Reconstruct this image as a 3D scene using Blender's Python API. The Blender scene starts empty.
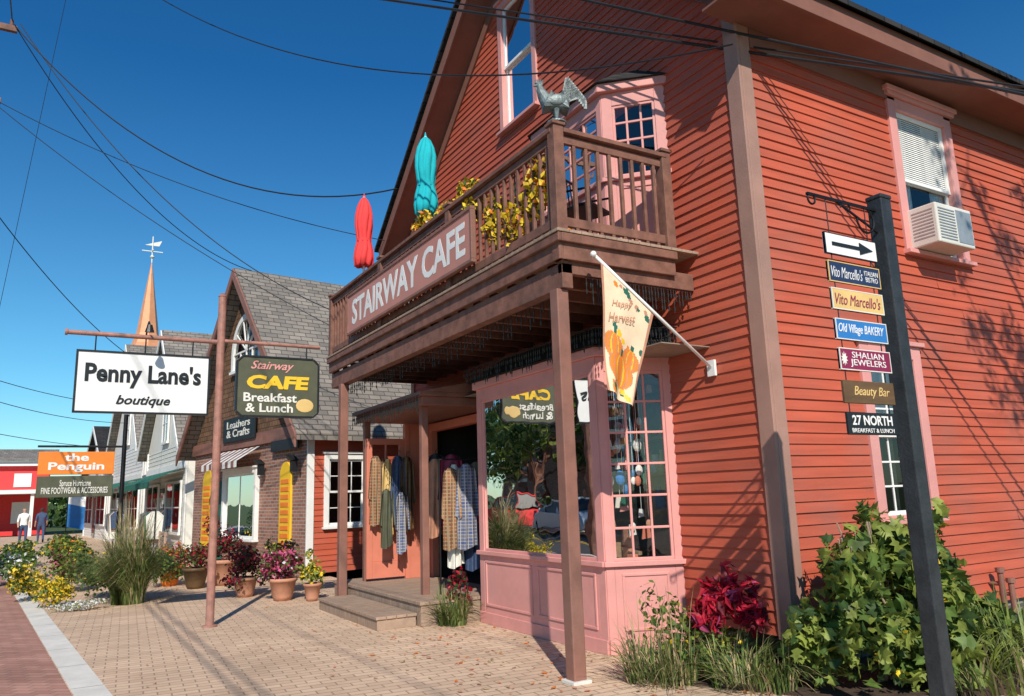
import bpy, bmesh, math, random
from mathutils import Vector, Matrix
random.seed(7)
V=Vector
scene=bpy.context.scene
COL=scene.collection
scene.view_settings.view_transform='Standard'
scene.view_settings.look='None'
scene.view_settings.exposure=0

# ---------------------------------------------------------------- materials
def nodes(name):
    m=bpy.data.materials.new(name); m.use_nodes=True
    nt=m.node_tree; b=nt.nodes['Principled BSDF']; return m,nt,b
def mat(name,col,rough=.65,var=.18,scale=6,bump=.15,metal=0,vs=(1,1,1),fine=60,spec=.35,dirt=0):
    m,nt,b=nodes(name); N=nt.nodes; L=nt.links
    tc=N.new('ShaderNodeTexCoord'); mp=N.new('ShaderNodeMapping'); mp.inputs['Scale'].default_value=vs
    L.new(tc.outputs['Object'],mp.inputs['Vector'])
    n1=N.new('ShaderNodeTexNoise'); n1.inputs['Scale'].default_value=scale; n1.inputs['Detail'].default_value=3; n1.inputs['Roughness'].default_value=.6
    L.new(mp.outputs[0],n1.inputs['Vector'])
    cr=N.new('ShaderNodeValToRGB'); e=cr.color_ramp.elements
    e[0].position=.28; e[1].position=.72
    e[0].color=[c*(1-var) for c in col]+[1]; e[1].color=[min(1,c*(1+var)) for c in col]+[1]
    L.new(n1.outputs['Fac'],cr.inputs['Fac'])
    out=cr.outputs['Color']
    if dirt:
        n3=N.new('ShaderNodeTexNoise'); n3.inputs['Scale'].default_value=1.3; n3.inputs['Detail'].default_value=6
        L.new(tc.outputs['Object'],n3.inputs['Vector'])
        r3=N.new('ShaderNodeValToRGB'); r3.color_ramp.elements[0].position=.45; r3.color_ramp.elements[1].position=.75
        L.new(n3.outputs['Fac'],r3.inputs['Fac'])
        mu=N.new('ShaderNodeMath'); mu.operation='MULTIPLY'; mu.inputs[1].default_value=dirt; L.new(r3.outputs['Color'],mu.inputs[0])
        mx=N.new('ShaderNodeMixRGB'); L.new(mu.outputs[0],mx.inputs['Fac']); L.new(out,mx.inputs['Color1']); 
        g=(col[0]+col[1]+col[2])/3
        mx.inputs['Color2'].default_value=(g*.55+col[0]*.25,g*.55+col[1]*.25,g*.5+col[2]*.25,1)
        out=mx.outputs['Color']
    L.new(out,b.inputs['Base Color'])
    b.inputs['Roughness'].default_value=rough; b.inputs['Metallic'].default_value=metal
    b.inputs['Specular IOR Level'].default_value=spec
    if bump:
        n2=N.new('ShaderNodeTexNoise'); n2.inputs['Scale'].default_value=fine; n2.inputs['Detail'].default_value=1
        L.new(mp.outputs[0],n2.inputs['Vector'])
        bp=N.new('ShaderNodeBump'); bp.inputs['Strength'].default_value=bump; bp.inputs['Distance'].default_value=.01
        L.new(n2.outputs['Fac'],bp.inputs['Height']); L.new(bp.outputs[0],b.inputs['Normal'])
    return m
def brickmat(name,c1,c2,mortar,bw,bh,ms=.008,axes='XY',rough=.8,bump=.5,off=.5,rot=0,dirt=.35):
    m,nt,b=nodes(name); N=nt.nodes; L=nt.links
    tc=N.new('ShaderNodeTexCoord'); sx=N.new('ShaderNodeSeparateXYZ'); L.new(tc.outputs['Object'],sx.inputs[0])
    cx=N.new('ShaderNodeCombineXYZ'); L.new(sx.outputs[axes[0]],cx.inputs['X']); L.new(sx.outputs[axes[1]],cx.inputs['Y'])
    mp=N.new('ShaderNodeMapping'); mp.inputs['Rotation'].default_value=(0,0,rot); L.new(cx.outputs[0],mp.inputs['Vector'])
    bt=N.new('ShaderNodeTexBrick'); bt.inputs['Scale'].default_value=1; bt.inputs['Brick Width'].default_value=bw; bt.inputs['Row Height'].default_value=bh
    bt.inputs['Mortar Size'].default_value=ms; bt.inputs['Mortar Smooth'].default_value=.2; bt.offset=off
    bt.inputs['Color1'].default_value=(*c1,1); bt.inputs['Color2'].default_value=(*c2,1); bt.inputs['Mortar'].default_value=(*mortar,1)
    L.new(mp.outputs[0],bt.inputs['Vector'])
    n=N.new('ShaderNodeTexNoise'); n.inputs['Scale'].default_value=.9; n.inputs['Detail'].default_value=7; n.inputs['Roughness'].default_value=.65
    L.new(tc.outputs['Object'],n.inputs['Vector'])
    r=N.new('ShaderNodeValToRGB'); r.color_ramp.elements[0].position=.3; r.color_ramp.elements[1].position=.7
    r.color_ramp.elements[0].color=(1-dirt,)*3+(1,); r.color_ramp.elements[1].color=(1.0,1.0,1.0,1)
    L.new(n.outputs['Fac'],r.inputs['Fac'])
    mx=N.new('ShaderNodeMixRGB'); mx.blend_type='MULTIPLY'; mx.inputs['Fac'].default_value=1
    L.new(bt.outputs['Color'],mx.inputs['Color1']); L.new(r.outputs['Color'],mx.inputs['Color2']); L.new(mx.outputs[0],b.inputs['Base Color'])
    b.inputs['Roughness'].default_value=rough; b.inputs['Specular IOR Level'].default_value=.25
    n2=N.new('ShaderNodeTexNoise'); n2.inputs['Scale'].default_value=70; n2.inputs['Detail'].default_value=1; L.new(tc.outputs['Object'],n2.inputs['Vector'])
    ad=N.new('ShaderNodeMath'); ad.operation='MULTIPLY_ADD'; ad.inputs[1].default_value=.35
    inv=N.new('ShaderNodeMath'); inv.operation='SUBTRACT'; inv.inputs[0].default_value=1; L.new(bt.outputs['Fac'],inv.inputs[1])
    L.new(n2.outputs['Fac'],ad.inputs[0]); L.new(inv.outputs[0],ad.inputs[2])
    bp=N.new('ShaderNodeBump'); bp.inputs['Strength'].default_value=bump; bp.inputs['Distance'].default_value=.01
    L.new(ad.outputs[0],bp.inputs['Height']); L.new(bp.outputs[0],b.inputs['Normal'])
    return m
def leafmat(name,col,tr=.35):
    m=bpy.data.materials.new(name); m.use_nodes=True; nt=m.node_tree; N=nt.nodes; L=nt.links; N.clear()
    o=N.new('ShaderNodeOutputMaterial'); d=N.new('ShaderNodeBsdfPrincipled'); t=N.new('ShaderNodeBsdfTranslucent'); x=N.new('ShaderNodeMixShader')
    tc=N.new('ShaderNodeTexCoord'); n=N.new('ShaderNodeTexNoise'); n.inputs['Scale'].default_value=9; n.inputs['Detail'].default_value=2
    L.new(tc.outputs['Object'],n.inputs['Vector'])
    r=N.new('ShaderNodeValToRGB'); r.color_ramp.elements[0].position=.3; r.color_ramp.elements[1].position=.7
    r.color_ramp.elements[0].color=[c*.5 for c in col]+[1]; r.color_ramp.elements[1].color=[min(1,c*1.4) for c in col]+[1]
    L.new(n.outputs['Fac'],r.inputs['Fac']); L.new(r.outputs[0],d.inputs['Base Color']); L.new(r.outputs[0],t.inputs['Color'])
    d.inputs['Roughness'].default_value=.5; d.inputs['Specular IOR Level'].default_value=.3
    x.inputs[0].default_value=tr; L.new(d.outputs[0],x.inputs[1]); L.new(t.outputs[0],x.inputs[2]); L.new(x.outputs[0],o.inputs['Surface'])
    return m
def glassmat(name,base=.1,tint=(.8,.85,.85)):
    m=bpy.data.materials.new(name); m.use_nodes=True; nt=m.node_tree; N=nt.nodes; L=nt.links; N.clear()
    o=N.new('ShaderNodeOutputMaterial'); t=N.new('ShaderNodeBsdfTransparent'); t.inputs[0].default_value=(*tint,1)
    g=N.new('ShaderNodeBsdfGlossy'); g.inputs['Roughness'].default_value=.012
    fr=N.new('ShaderNodeFresnel'); fr.inputs['IOR'].default_value=1.5
    a=N.new('ShaderNodeMath'); a.operation='ADD'; a.inputs[1].default_value=base; a.use_clamp=True; L.new(fr.outputs[0],a.inputs[0])
    tc=N.new('ShaderNodeTexCoord'); n=N.new('ShaderNodeTexNoise'); n.inputs['Scale'].default_value=1.6; L.new(tc.outputs['Object'],n.inputs['Vector'])
    bp=N.new('ShaderNodeBump'); bp.inputs['Strength'].default_value=.08; bp.inputs['Distance'].default_value=.05; L.new(n.outputs['Fac'],bp.inputs['Height']); L.new(bp.outputs[0],g.inputs['Normal'])
    x=N.new('ShaderNodeMixShader'); L.new(a.outputs[0],x.inputs[0]); L.new(t.outputs[0],x.inputs[1]); L.new(g.outputs[0],x.inputs[2]); L.new(x.outputs[0],o.inputs['Surface'])
    return m

M={}
M['red']=mat('red_clapboard_paint',(.48,.096,.05),.6,.18,1.0,.2,vs=(.8,.8,9.5),fine=30,dirt=.32)
M['pink']=mat('pink_trim_paint',(.68,.30,.27),.5,.09,3,.1,dirt=.2)
M['brown']=mat('brown_trim_paint',(.25,.115,.085),.6,.2,4,.2,dirt=.25)
M['corner']=mat('mauve_brown_trim',(.36,.2,.155),.6,.12,3,.15,dirt=.25)
M['rail']=mat('balcony_wood_stain',(.2,.09,.062),.65,.35,7,.3,dirt=.3)
M['soffit']=mat('soffit_brown',(.22,.095,.07),.7,.1,3,.1)
M['deckw']=mat('weathered_deck_wood',(.36,.25,.18),.75,.3,4,.4,vs=(1,6,1),dirt=.3)
M['white']=mat('white_paint',(.8,.79,.76),.45,.05,3,.05,dirt=.1)
M['cream']=mat('cream_paint',(.74,.72,.65),.5,.05,3,.05)
M['black']=mat('black_paint',(.015,.017,.02),.4,.2,5,.1)
M['postblack']=mat('painted_post_black',(.028,.032,.036),.5,.35,9,.3,dirt=.3)
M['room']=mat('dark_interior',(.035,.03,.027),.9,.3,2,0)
M['shoproom']=mat('shop_interior_wall',(.28,.22,.17),.9,.3,2,0)
M['shelf']=mat('interior_wood',(.34,.22,.13),.7,.3,3,0)
M['curtain']=mat('curtain_fabric',(.8,.79,.76),.9,.08,14,0,vs=(1,1,.1))
M['glass']=glassmat('window_glass',.04,(.92,.95,.95))
M['glassr']=glassmat('shop_window_glass',.06,(.9,.94,.94))
M['shingle']=brickmat('asphalt_shingles',(.33,.29,.25),(.21,.19,.17),(.09,.08,.07),.3,.12,.01,'XZ',.9,.6,.5)
M['shdark']=brickmat('dark_shingles',(.05,.045,.045),(.03,.03,.03),(.015,.015,.015),.3,.12,.01,'XZ',.9,.6,.5)
M['brick']=brickmat('red_brick',(.45,.2,.13),(.29,.13,.09),(.42,.38,.34),.22,.075,.01,'YZ',.85,.5)
M['stone']=brickmat('foundation_stone',(.35,.32,.29),(.23,.21,.19),(.12,.11,.1),.45,.2,.02,'XZ',.9,.8)
M['paver']=brickmat('tan_pavers',(.76,.55,.385),(.63,.44,.305),(.36,.255,.18),.22,.11,.007,'XY',.85,.4,.5,math.radians(4),dirt=.28)
M['bband']=brickmat('red_brick_paving',(.56,.3,.23),(.43,.21,.16),(.28,.18,.14),.2,.1,.007,'XY',.85,.4,.5,math.radians(40))
M['conc']=mat('concrete',(.66,.63,.57),.85,.12,3,.3,dirt=.25)
M['asphalt']=mat('asphalt',(.055,.055,.058),.9,.25,3,.4,fine=150)
M['soil']=mat('mulch_soil',(.07,.045,.03),.95,.4,12,.8,fine=40)
M['grassg']=mat('lawn_grass',(.07,.1,.03),.9,.35,5,.6,fine=120)
M['iron']=mat('wrought_iron',(.02,.02,.022),.45,.2,5,.1,metal=.6)
M['steelred']=mat('rust_painted_steel',(.36,.17,.13),.5,.3,8,.25,dirt=.35)
M['galv']=mat('galvanised_metal',(.4,.42,.43),.45,.15,6,.1,metal=.5)
M['acw']=mat('aircon_plastic',(.66,.64,.58),.5,.06,3,.05)
M['terra']=mat('terracotta',(.5,.24,.15),.8,.2,6,.2,dirt=.2)
M['yellow']=mat('yellow_paint',(.8,.5,.03),.5,.08,4,.05)
M['orange']=mat('orange_paint',(.8,.22,.03),.5,.08,4,.05)
M['ored']=mat('orange_red_paint',(.62,.2,.13),.5,.08,4,.05)
M['olive']=mat('olive_sign_board',(.085,.09,.055),.6,.2,4,.1)
M['navy']=mat('navy_sign_board',(.02,.035,.09),.5,.15,4,.1)
M['blue']=mat('blue_sign_board',(.03,.18,.48),.5,.1,4,.1)
M['maroon']=mat('maroon_sign_board',(.24,.02,.07),.5,.1,4,.1)
M['wood']=mat('varnished_wood_board',(.13,.075,.035),.5,.25,4,.1,vs=(1,1,5))
M['tanb']=mat('tan_sign_board',(.68,.47,.18),.5,.1,4,.1)
M['pink2']=mat('sign_pink_board',(.52,.22,.17),.55,.06,2,.08,dirt=.1)
M['gold']=mat('gold_leaf',(.75,.5,.15),.4,.1,5,0)
M['fred']=mat('umbrella_red_cloth',(.78,.06,.06),.85,.1,9,.2)
M['fteal']=mat('umbrella_teal_cloth',(.01,.42,.48),.85,.1,9,.2)
M['banner']=mat('banner_cloth',(.8,.62,.42),.85,.12,4,.1)
M['green']=mat('green_awning_cloth',(.02,.13,.09),.8,.15,3,.1)
M['copper']=mat('copper_spire',(.68,.3,.15),.45,.12,2,.05,metal=.1)
M['verd']=mat('rooster_patina',(.16,.19,.19),.5,.5,14,.3,metal=.3)
M['shake']=brickmat('brown_wood_shingles',(.26,.14,.08),(.15,.085,.05),(.04,.025,.02),.16,.13,.008,'YZ',.9,.6)
M['bulb']=mat('dark_bulb_wire',(.02,.02,.018),.4,.2,5,0)
M['denim']=mat('denim',(.05,.08,.16),.8,.2,20,.1)
M['skin']=mat('skin',(.5,.3,.22),.6,.05,5,0); M['hair']=mat('dark_hair',(.04,.025,.015),.6,.2,20,0)
M['carw']=mat('car_paint_silver',(.5,.52,.54),.25,.03,3,0,spec=.6); M['carb']=mat('car_paint_blue',(.03,.06,.14),.25,.03,3,0,spec=.6); M['tyre']=mat('tyre_rubber',(.02,.02,.02),.85,.1,8,.1)
LG=[leafmat('leaf_mid',(.12,.19,.04)),leafmat('leaf_light',(.25,.3,.06)),leafmat('leaf_dark',(.045,.09,.025))]
LD=[leafmat('leaf_deep',(.03,.07,.02)),leafmat('leaf_deep2',(.05,.1,.03))]
LY=leafmat('leaf_yellow',(.8,.52,.03),.2); LW=leafmat('petal_white',(.75,.73,.7),.2); LP=leafmat('petal_magenta',(.58,.09,.22),.2)
LR=leafmat('leaf_crimson',(.45,.012,.035),.25); LB=leafmat('leaf_burgundy',(.15,.022,.03),.2); LO=leafmat('petal_orange',(.7,.2,.03),.2)
LT=leafmat('blade_tan',(.5,.4,.22),.3); LGR=leafmat('blade_green',(.22,.28,.08),.3); LGD=leafmat('blade_dark',(.1,.16,.045),.3)

# ---------------------------------------------------------------- mesh tools
WT=(V((0,0,0)),V((1,0,0)),V((0,1,0)))
class MB:
    """local coords (s,d,z): origin + s*h + d*n + z*Z"""
    def __init__(s,T=WT): s.o,s.h,s.n=[V(a) for a in T]; s.v=[]; s.f=[]; s.m=[]; s.cm=0
    def P(s,p): return s.o+s.h*p[0]+s.n*p[1]+V((0,0,p[2]))
    def add(s,pts,faces,loc=True):
        b=len(s.v); s.v+=[tuple(s.P(p)) if loc else tuple(p) for p in pts]
        s.f+=[tuple(i+b for i in f) for f in faces]; s.m+=[s.cm]*len(faces)
    def box(s,a0,a1,b0,b1,c0,c1):
        s.add([(a,b,c) for a in (a0,a1) for b in (b0,b1) for c in (c0,c1)],[(0,1,3,2),(4,6,7,5),(0,4,5,1),(2,3,7,6),(0,2,6,4),(1,5,7,3)]); return s
    def quad(s,*p): s.add(p,[tuple(range(len(p)))]); return s
    def ext(s,pts,vec):
        n=len(pts); v=V(vec); P=[V(p) for p in pts]; 
        s.add(P+[p+v for p in P],[tuple(range(n)),tuple(range(2*n-1,n-1,-1))]+[(i,(i+1)%n,(i+1)%n+n,i+n) for i in range(n)]); return s
    def beam(s,p,q,w,h,up=(0,0,1)):
        p=V(p);q=V(q);d=(q-p).normalized();u=V(up)
        if abs(d.dot(u))>.99:u=V((1,0,0))
        r=d.cross(u).normalized()*w/2;u=r.cross(d).normalized()*h/2
        s.add([p-r-u,p+r-u,p+r+u,p-r+u,q-r-u,q+r-u,q+r+u,q-r+u],[(0,1,2,3),(7,6,5,4),(0,4,5,1),(1,5,6,2),(2,6,7,3),(3,7,4,0)]); return s
    def cyl(s,p,q,r0,r1=None,n=12):
        r1=r0 if r1 is None else r1; p=V(p);q=V(q);d=(q-p).normalized();u=V((0,0,1)) if abs(d.z)<.9 else V((1,0,0))
        a=d.cross(u).normalized();b=d.cross(a)
        c=[(math.cos(2*math.pi*i/n),math.sin(2*math.pi*i/n)) for i in range(n)]
        s.add([p+(a*x+b*y)*r0 for x,y in c]+[q+(a*x+b*y)*max(r1,1e-4) for x,y in c],
              [tuple(range(n)),tuple(range(2*n-1,n-1,-1))]+[(i,(i+1)%n,(i+1)%n+n,i+n) for i in range(n)]); return s
    def tube(s,pts,r,n=8):
        for a,b in zip(pts[:-1],pts[1:]): s.cyl(a,b,r,r,n)
        return s
    def lathe(s,c,prof,n=20,fold=0,amp=0,tw=0):
        c=V(c);k=len(prof);pts=[]
        for r,z in prof:
            for i in range(n):
                a=2*math.pi*i/n+tw*z; rr=r*(1+amp*math.cos(fold*2*math.pi*i/n)) if fold else r
                pts.append(c+V((rr*math.cos(a),rr*math.sin(a),z)))
        fs=[(j*n+i,j*n+(i+1)%n,(j+1)*n+(i+1)%n,(j+1)*n+i) for j in range(k-1) for i in range(n)]
        fs+=[tuple(range(n-1,-1,-1)),tuple((k-1)*n+i for i in range(n))]
        s.add(pts,fs); return s
    def ell(s,c,r,n=12,m=8):
        c=V(c);pts=[];
        for j in range(m+1):
            t=math.pi*j/m
            for i in range(n):
                a=2*math.pi*i/n; pts.append(c+V((r[0]*math.sin(t)*math.cos(a),r[1]*math.sin(t)*math.sin(a),r[2]*math.cos(t))))
        s.add(pts,[(j*n+i,j*n+(i+1)%n,(j+1)*n+(i+1)%n,(j+1)*n+i) for j in range(m) for i in range(n)]); return s
    def obj(s,name,parent,mats,bevel=0,smooth=False,norm=True):
        me=bpy.data.meshes.new(name); me.from_pydata(s.v,[],s.f)
        if not isinstance(mats,(list,tuple)): mats=[mats]
        for x in mats: me.materials.append(x)
        if len(mats)>1: me.polygons.foreach_set('material_index',s.m)
        if norm:
            bm=bmesh.new(); bm.from_mesh(me); bmesh.ops.recalc_face_normals(bm,faces=bm.faces); bm.to_mesh(me); bm.free()
        if smooth: me.polygons.foreach_set('use_smooth',[True]*len(me.polygons))
        o=bpy.data.objects.new(name,me); COL.objects.link(o)
        if parent: o.parent=parent; o.matrix_parent_inverse=Matrix.Translation(-parent.location)
        if bevel:
            b=o.modifiers.new('bevel','BEVEL'); b.width=bevel; b.segments=2; b.limit_method='ANGLE'
        return o
def empty(name,loc=(0,0,0)):
    e=bpy.data.objects.new(name,None); e.location=loc; e.empty_display_size=.2; COL.objects.link(e); return e
def text(parent,name,s,c,h,size,m,w=None,hh=None,shear=0,bold=0,space=1,ex=.004):
    """c = centre, h = reading direction"""
    cu=bpy.data.curves.new(name,'FONT'); cu.body=s; cu.align_x='CENTER'; cu.align_y='CENTER'; cu.size=size; cu.extrude=ex/1; cu.shear=shear; cu.offset=bold; cu.space_character=space; cu.space_line=.85; cu.resolution_u=3
    t=bpy.data.objects.new(name+'_tmp',cu); COL.objects.link(t); bpy.context.view_layer.update()
    me=bpy.data.meshes.new_from_object(t.evaluated_get(bpy.context.evaluated_depsgraph_get()))
    bpy.data.objects.remove(t)
    xs=[v.co.x for v in me.vertices]; ys=[v.co.y for v in me.vertices]
    sx=w/(max(xs)-min(xs)) if w else 1; sy=hh/(max(ys)-min(ys)) if hh else (sx if w else 1)
    cx=(max(xs)+min(xs))/2; cy=(max(ys)+min(ys))/2
    h=V(h).normalized(); u=V((0,0,1)); n=h.cross(u); c=V(c)
    for v in me.vertices: v.co=c+h*((v.co.x-cx)*sx)+u*((v.co.y-cy)*sy)+n*v.co.z
    me.materials.clear(); me.materials.append(m)
    o=bpy.data.objects.new(name,me); COL.objects.link(o)
    o.parent=parent; o.matrix_parent_inverse=Matrix.Translation(-parent.location); return o

def siding(parent,name,T,z0,z1,span,cuts,m,e=.105):
    b=MB(T); z=z0; rnd=random.Random(len(name)*13)
    while z<z1-.01:
        zt=min(z+e,z1); s0,s1=span((z+zt)/2)
        if s1-s0>.05:
            iv=[(s0,s1)]
            for (a,bb,c0,c1) in cuts:
                if c0<(z+zt)/2<c1:
                    nv=[]
                    for (p,q) in iv:
                        if bb<=p or a>=q: nv.append((p,q))
                        else:
                            if a>p: nv.append((p,a))
                            if bb<q: nv.append((bb,q))
                    iv=nv
            for (p,q) in iv:
                x=p
                while x<q-.02:
                    x2=min(q,x+rnd.uniform(1.8,4.5))
                    if q-x2<.4: x2=q
                    o1=.02+rnd.uniform(-.002,.004); o2=.004; g=.0015; dz=rnd.uniform(-.003,.003)
                    b.quad((x,o1,z+dz),(x2-g,o1,z+dz),(x2-g,o2,zt+.004),(x,o2,zt+.004))
                    b.quad((x,-.01,z+dz),(x2-g,-.01,z+dz),(x2-g,o1,z+dz),(x,o1,z+dz))
                    x=x2
        z+=e
    return b.obj(name,parent,m,norm=False)

def window(parent,nm,T,s0,s1,z0,z1,trim,sash,cols=1,rows=1,dh=False,curtain=None,tw=.11,sill=True,glass=None,cap=True,blind=None):
    b=MB(T)
    b.box(s0,s0+tw,-.06,.045,z0,z1); b.box(s1-tw,s1,-.06,.045,z0,z1)
    b.box(s0+tw,s1-tw,-.06,.048,z1-tw,z1)
    if cap: b.box(s0-.04,s1+.04,-.02,.085,z1+.002,z1+.05)
    if sill: b.box(s0-.03,s1+.03,-.06,.1,z0-.05,z0-.002); b.box(s0+tw,s1-tw,-.06,.03,z0,z0+.03)
    b.obj(nm+'_trim',parent,trim,.006)
    a0,a1,c0,c1=s0+tw,s1-tw,z0+.03,z1-tw
    b=MB(T)
    def sashf(c0,c1,d,rows):
        w=.045
        b.box(a0,a0+w,d-.03,d,c0,c1); b.box(a1-w,a1,d-.03,d,c0,c1); b.box(a0+w,a1-w,d-.03,d+.001,c0,c0+w); b.box(a0+w,a1-w,d-.03,d+.001,c1-w,c1)
        for i in range(1,cols): 
            x=a0+w+(a1-a0-2*w)*i/cols; b.box(x-.01,x+.01,d-.025,d-.006,c0+w,c1-w)
        for i in range(1,rows):
            z=c0+w+(c1-c0-2*w)*i/rows; b.box(a0+w,a1-w,d-.026,d-.004,z-.01,z+.01)
    if dh:
        mid=(c0+c1)/2; sashf(mid-.02,c1,.0,rows); sashf(c0,mid+.02,-.035,rows)
    else: sashf(c0,c1,0,rows)
    b.obj(nm+'_sash',parent,sash,.003)
    g=MB(T); 
    if dh:
        if not blind: g.quad((a0,-.016,mid),(a1,-.016,mid),(a1,-.016,c1),(a0,-.016,c1))
        g.quad((a0,-.052,c0),(a1,-.052,c0),(a1,-.052,mid),(a0,-.052,mid))
    else: g.quad((a0,-.018,c0),(a1,-.018,c0),(a1,-.018,c1),(a0,-.018,c1))
    g.obj(nm+'_glass',parent,glass or M['glass'],norm=False)
    if blind:
        g=MB(T); z=c0+(c1-c0)*blind
        while z<c1-.02: g.quad((a0+.02,-.028,z),(a1-.02,-.028,z),(a1-.02,-.04,z+.028),(a0+.02,-.04,z+.028)); z+=.026
        g.obj(nm+'_blind',parent,M['curtain'],norm=False)
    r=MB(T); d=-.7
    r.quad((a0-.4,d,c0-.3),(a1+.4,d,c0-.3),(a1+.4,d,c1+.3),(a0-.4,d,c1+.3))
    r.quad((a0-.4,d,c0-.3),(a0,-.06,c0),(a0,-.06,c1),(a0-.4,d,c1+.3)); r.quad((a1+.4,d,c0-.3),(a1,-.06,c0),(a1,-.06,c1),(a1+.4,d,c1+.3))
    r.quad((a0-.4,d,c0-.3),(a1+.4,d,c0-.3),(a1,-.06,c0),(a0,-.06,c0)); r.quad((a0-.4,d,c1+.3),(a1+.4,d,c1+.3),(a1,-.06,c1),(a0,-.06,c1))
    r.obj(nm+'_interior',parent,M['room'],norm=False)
    if curtain:
        c=MB(T); n=30
        for (u0,u1,zz) in curtain:
            x0=a0+(a1-a0)*u0; x1=a0+(a1-a0)*u1; zb=c0+(c1-c0)*zz
            for i in range(n):
                xa=x0+(x1-x0)*i/n; xb=x0+(x1-x0)*(i+1)/n
                da=-.095+.012*math.sin(i*1.7); db=-.095+.012*math.sin((i+1)*1.7)
                c.quad((xa,da,zb),(xb,db,zb),(xb,db,c1),(xa,da,c1))
        c.obj(nm+'_curtain',parent,M['curtain'],norm=False)

def leaves(name,parent,mats,clumps,n,size,seed=1,wts=None,up=.4,shell=.55,asp=.6,lobed=False):
    R=random.Random(seed); v=[];f=[];mi=[]
    vol=[c[3]*c[4]*c[5] for c in clumps]
    for k in range(n):
        c=R.choices(clumps,vol)[0]
        d=V((R.gauss(0,1),R.gauss(0,1),R.gauss(0,1))).normalized()*(R.uniform(shell,1)**.7)*(1+R.gauss(0,.12))
        p=V((c[0]+d.x*c[3],c[1]+d.y*c[4],c[2]+d.z*c[5]))
        if p.z<.02: p.z=.02+R.random()*.05
        nrm=(V((R.gauss(0,1),R.gauss(0,1),R.gauss(0,1))).normalized()+d*.5+V((0,0,up))).normalized()
        a=nrm.cross(V((R.gauss(0,1),R.gauss(0,1),R.gauss(0,1)))).normalized(); b=nrm.cross(a)
        s=size*R.uniform(.5,1.35); i=len(v)
        if lobed:
            pr=[(-.5,0),(-.3,.42),(-.05,.2),(.1,.48),(.2,.16),(.6,0),(.2,-.16),(.1,-.48),(-.05,-.2),(-.3,-.42)]
            v+=[p+a*s*x+b*s*y-nrm*s*.18*(abs(y)+max(0,x)) for x,y in pr]; f.append(tuple(range(i,i+10)))
        else:
            v+=[p-a*s*.5,p+b*s*asp*.5-a*s*.05,p+a*s*.5-nrm*s*.12,p-b*s*asp*.5-a*s*.05]; f.append((i,i+1,i+2,i+3))
        mi.append(R.choices(range(len(mats)),wts)[0] if wts else R.randrange(len(mats)))
    me=bpy.data.meshes.new(name); me.from_pydata([tuple(x) for x in v],[],f)
    for m in mats: me.materials.append(m)
    me.polygons.foreach_set('material_index',mi)
    o=bpy.data.objects.new(name,me); COL.objects.link(o)
    if parent: o.parent=parent; o.matrix_parent_inverse=Matrix.Translation(-parent.location)
    return o
def blades(name,parent,mats,c,n,hgt,spread,w,seed=1,rad=.1,wts=None,arch=1.0):
    R=random.Random(seed); v=[];f=[];mi=[]
    for k in range(n):
        a=R.uniform(0,2*math.pi); r0=rad*math.sqrt(R.random()); L=hgt*R.uniform(.55,1.1); out=spread*R.uniform(.1,1)
        b=V((c[0]+r0*math.cos(a+1),c[1]+r0*math.sin(a+1),c[2])); dr=V((math.cos(a),math.sin(a),0)); sd=V((-math.sin(a),math.cos(a),0))
        m=R.choices(range(len(mats)),wts)[0] if wts else R.randrange(len(mats)); i0=len(v); S=5
        for j in range(S+1):
            t=j/S; p=b+dr*(out*t**1.8)+V((0,0,L*(t-.42*arch*(out/spread)*t**3))); ww=w*(1-t**1.5)*.5+.0008
            v+=[tuple(p-sd*ww),tuple(p+sd*ww)]
        for j in range(S): f.append((i0+2*j,i0+2*j+1,i0+2*j+3,i0+2*j+2)); mi.append(m)
    me=bpy.data.meshes.new(name); me.from_pydata(v,[],f)
    for m in mats: me.materials.append(m)
    me.polygons.foreach_set('material_index',mi)
    o=bpy.data.objects.new(name,me); COL.objects.link(o)
    if parent: o.parent=parent; o.matrix_parent_inverse=Matrix.Translation(-parent.location)
    return o

# ---------------------------------------------------------------- ground
def sheet(name,pts,z,m,thick=0):
    b=MB(); 
    if thick: b.ext([(x,y,z-thick) for x,y in pts],(0,0,thick))
    else: b.quad(*[(x,y,z) for x,y in pts])
    return b.obj(name,None,m,norm=bool(thick))
def kx(y,o): return o-.082*(y-8)
sheet('ground',[(-900,-900),(900,-900),(900,900),(-900,900)],-.15,M['grassg'])
sheet('road',[(kx(-60,-9),-60),(kx(-60,-1.5),-60),(kx(75,-1.5),75),(kx(75,-9),75)],-.146,M['asphalt'])
b=MB()
for off in (-5.15,-5.4): b.quad((kx(-60,off-.05),-60,-.142),(kx(-60,off+.05),-60,-.142),(kx(75,off+.05),75,-.142),(kx(75,off-.05),75,-.142))
b.obj('road_centre_line',None,M['yellow'],norm=False)
sheet('sidewalk',[(kx(-20,-1.3),-20),(9,-20),(9,2.2),(5.2,3.9),(5.2,60),(kx(60,-1.3),60)],0,M['paver'],.14)
sheet('kerb',[(kx(-20,-1.5),-20),(kx(-20,-1.305),-20),(kx(60,-1.305),60),(kx(60,-1.5),60)],.002,M['conc'],.14)
sheet('brick_paving_band',[(kx(-20,-1.3),-20),(kx(-20,.24),-20),(kx(50,.24),50),(kx(50,-1.3),50)],.004,M['bband'])
b=MB(); y=-6
while y<50:
    L_=1.2; b.add([(kx(y,.25),y,.004),(kx(y,.52),y,.004),(kx(y+L_-.012,.52),y+L_-.012,.004),(kx(y+L_-.012,.25),y+L_-.012,.004)],[(0,1,2,3)]); y+=L_
b.obj('concrete_paving_strip',None,M['conc'],norm=False)
sheet('garden_bed',[(9,2.35),(30,2.35),(30,4.9),(4.8,5.9),(4.45,5.5),(5.2,4.0)],.012,M['soil'],.12)
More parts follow.
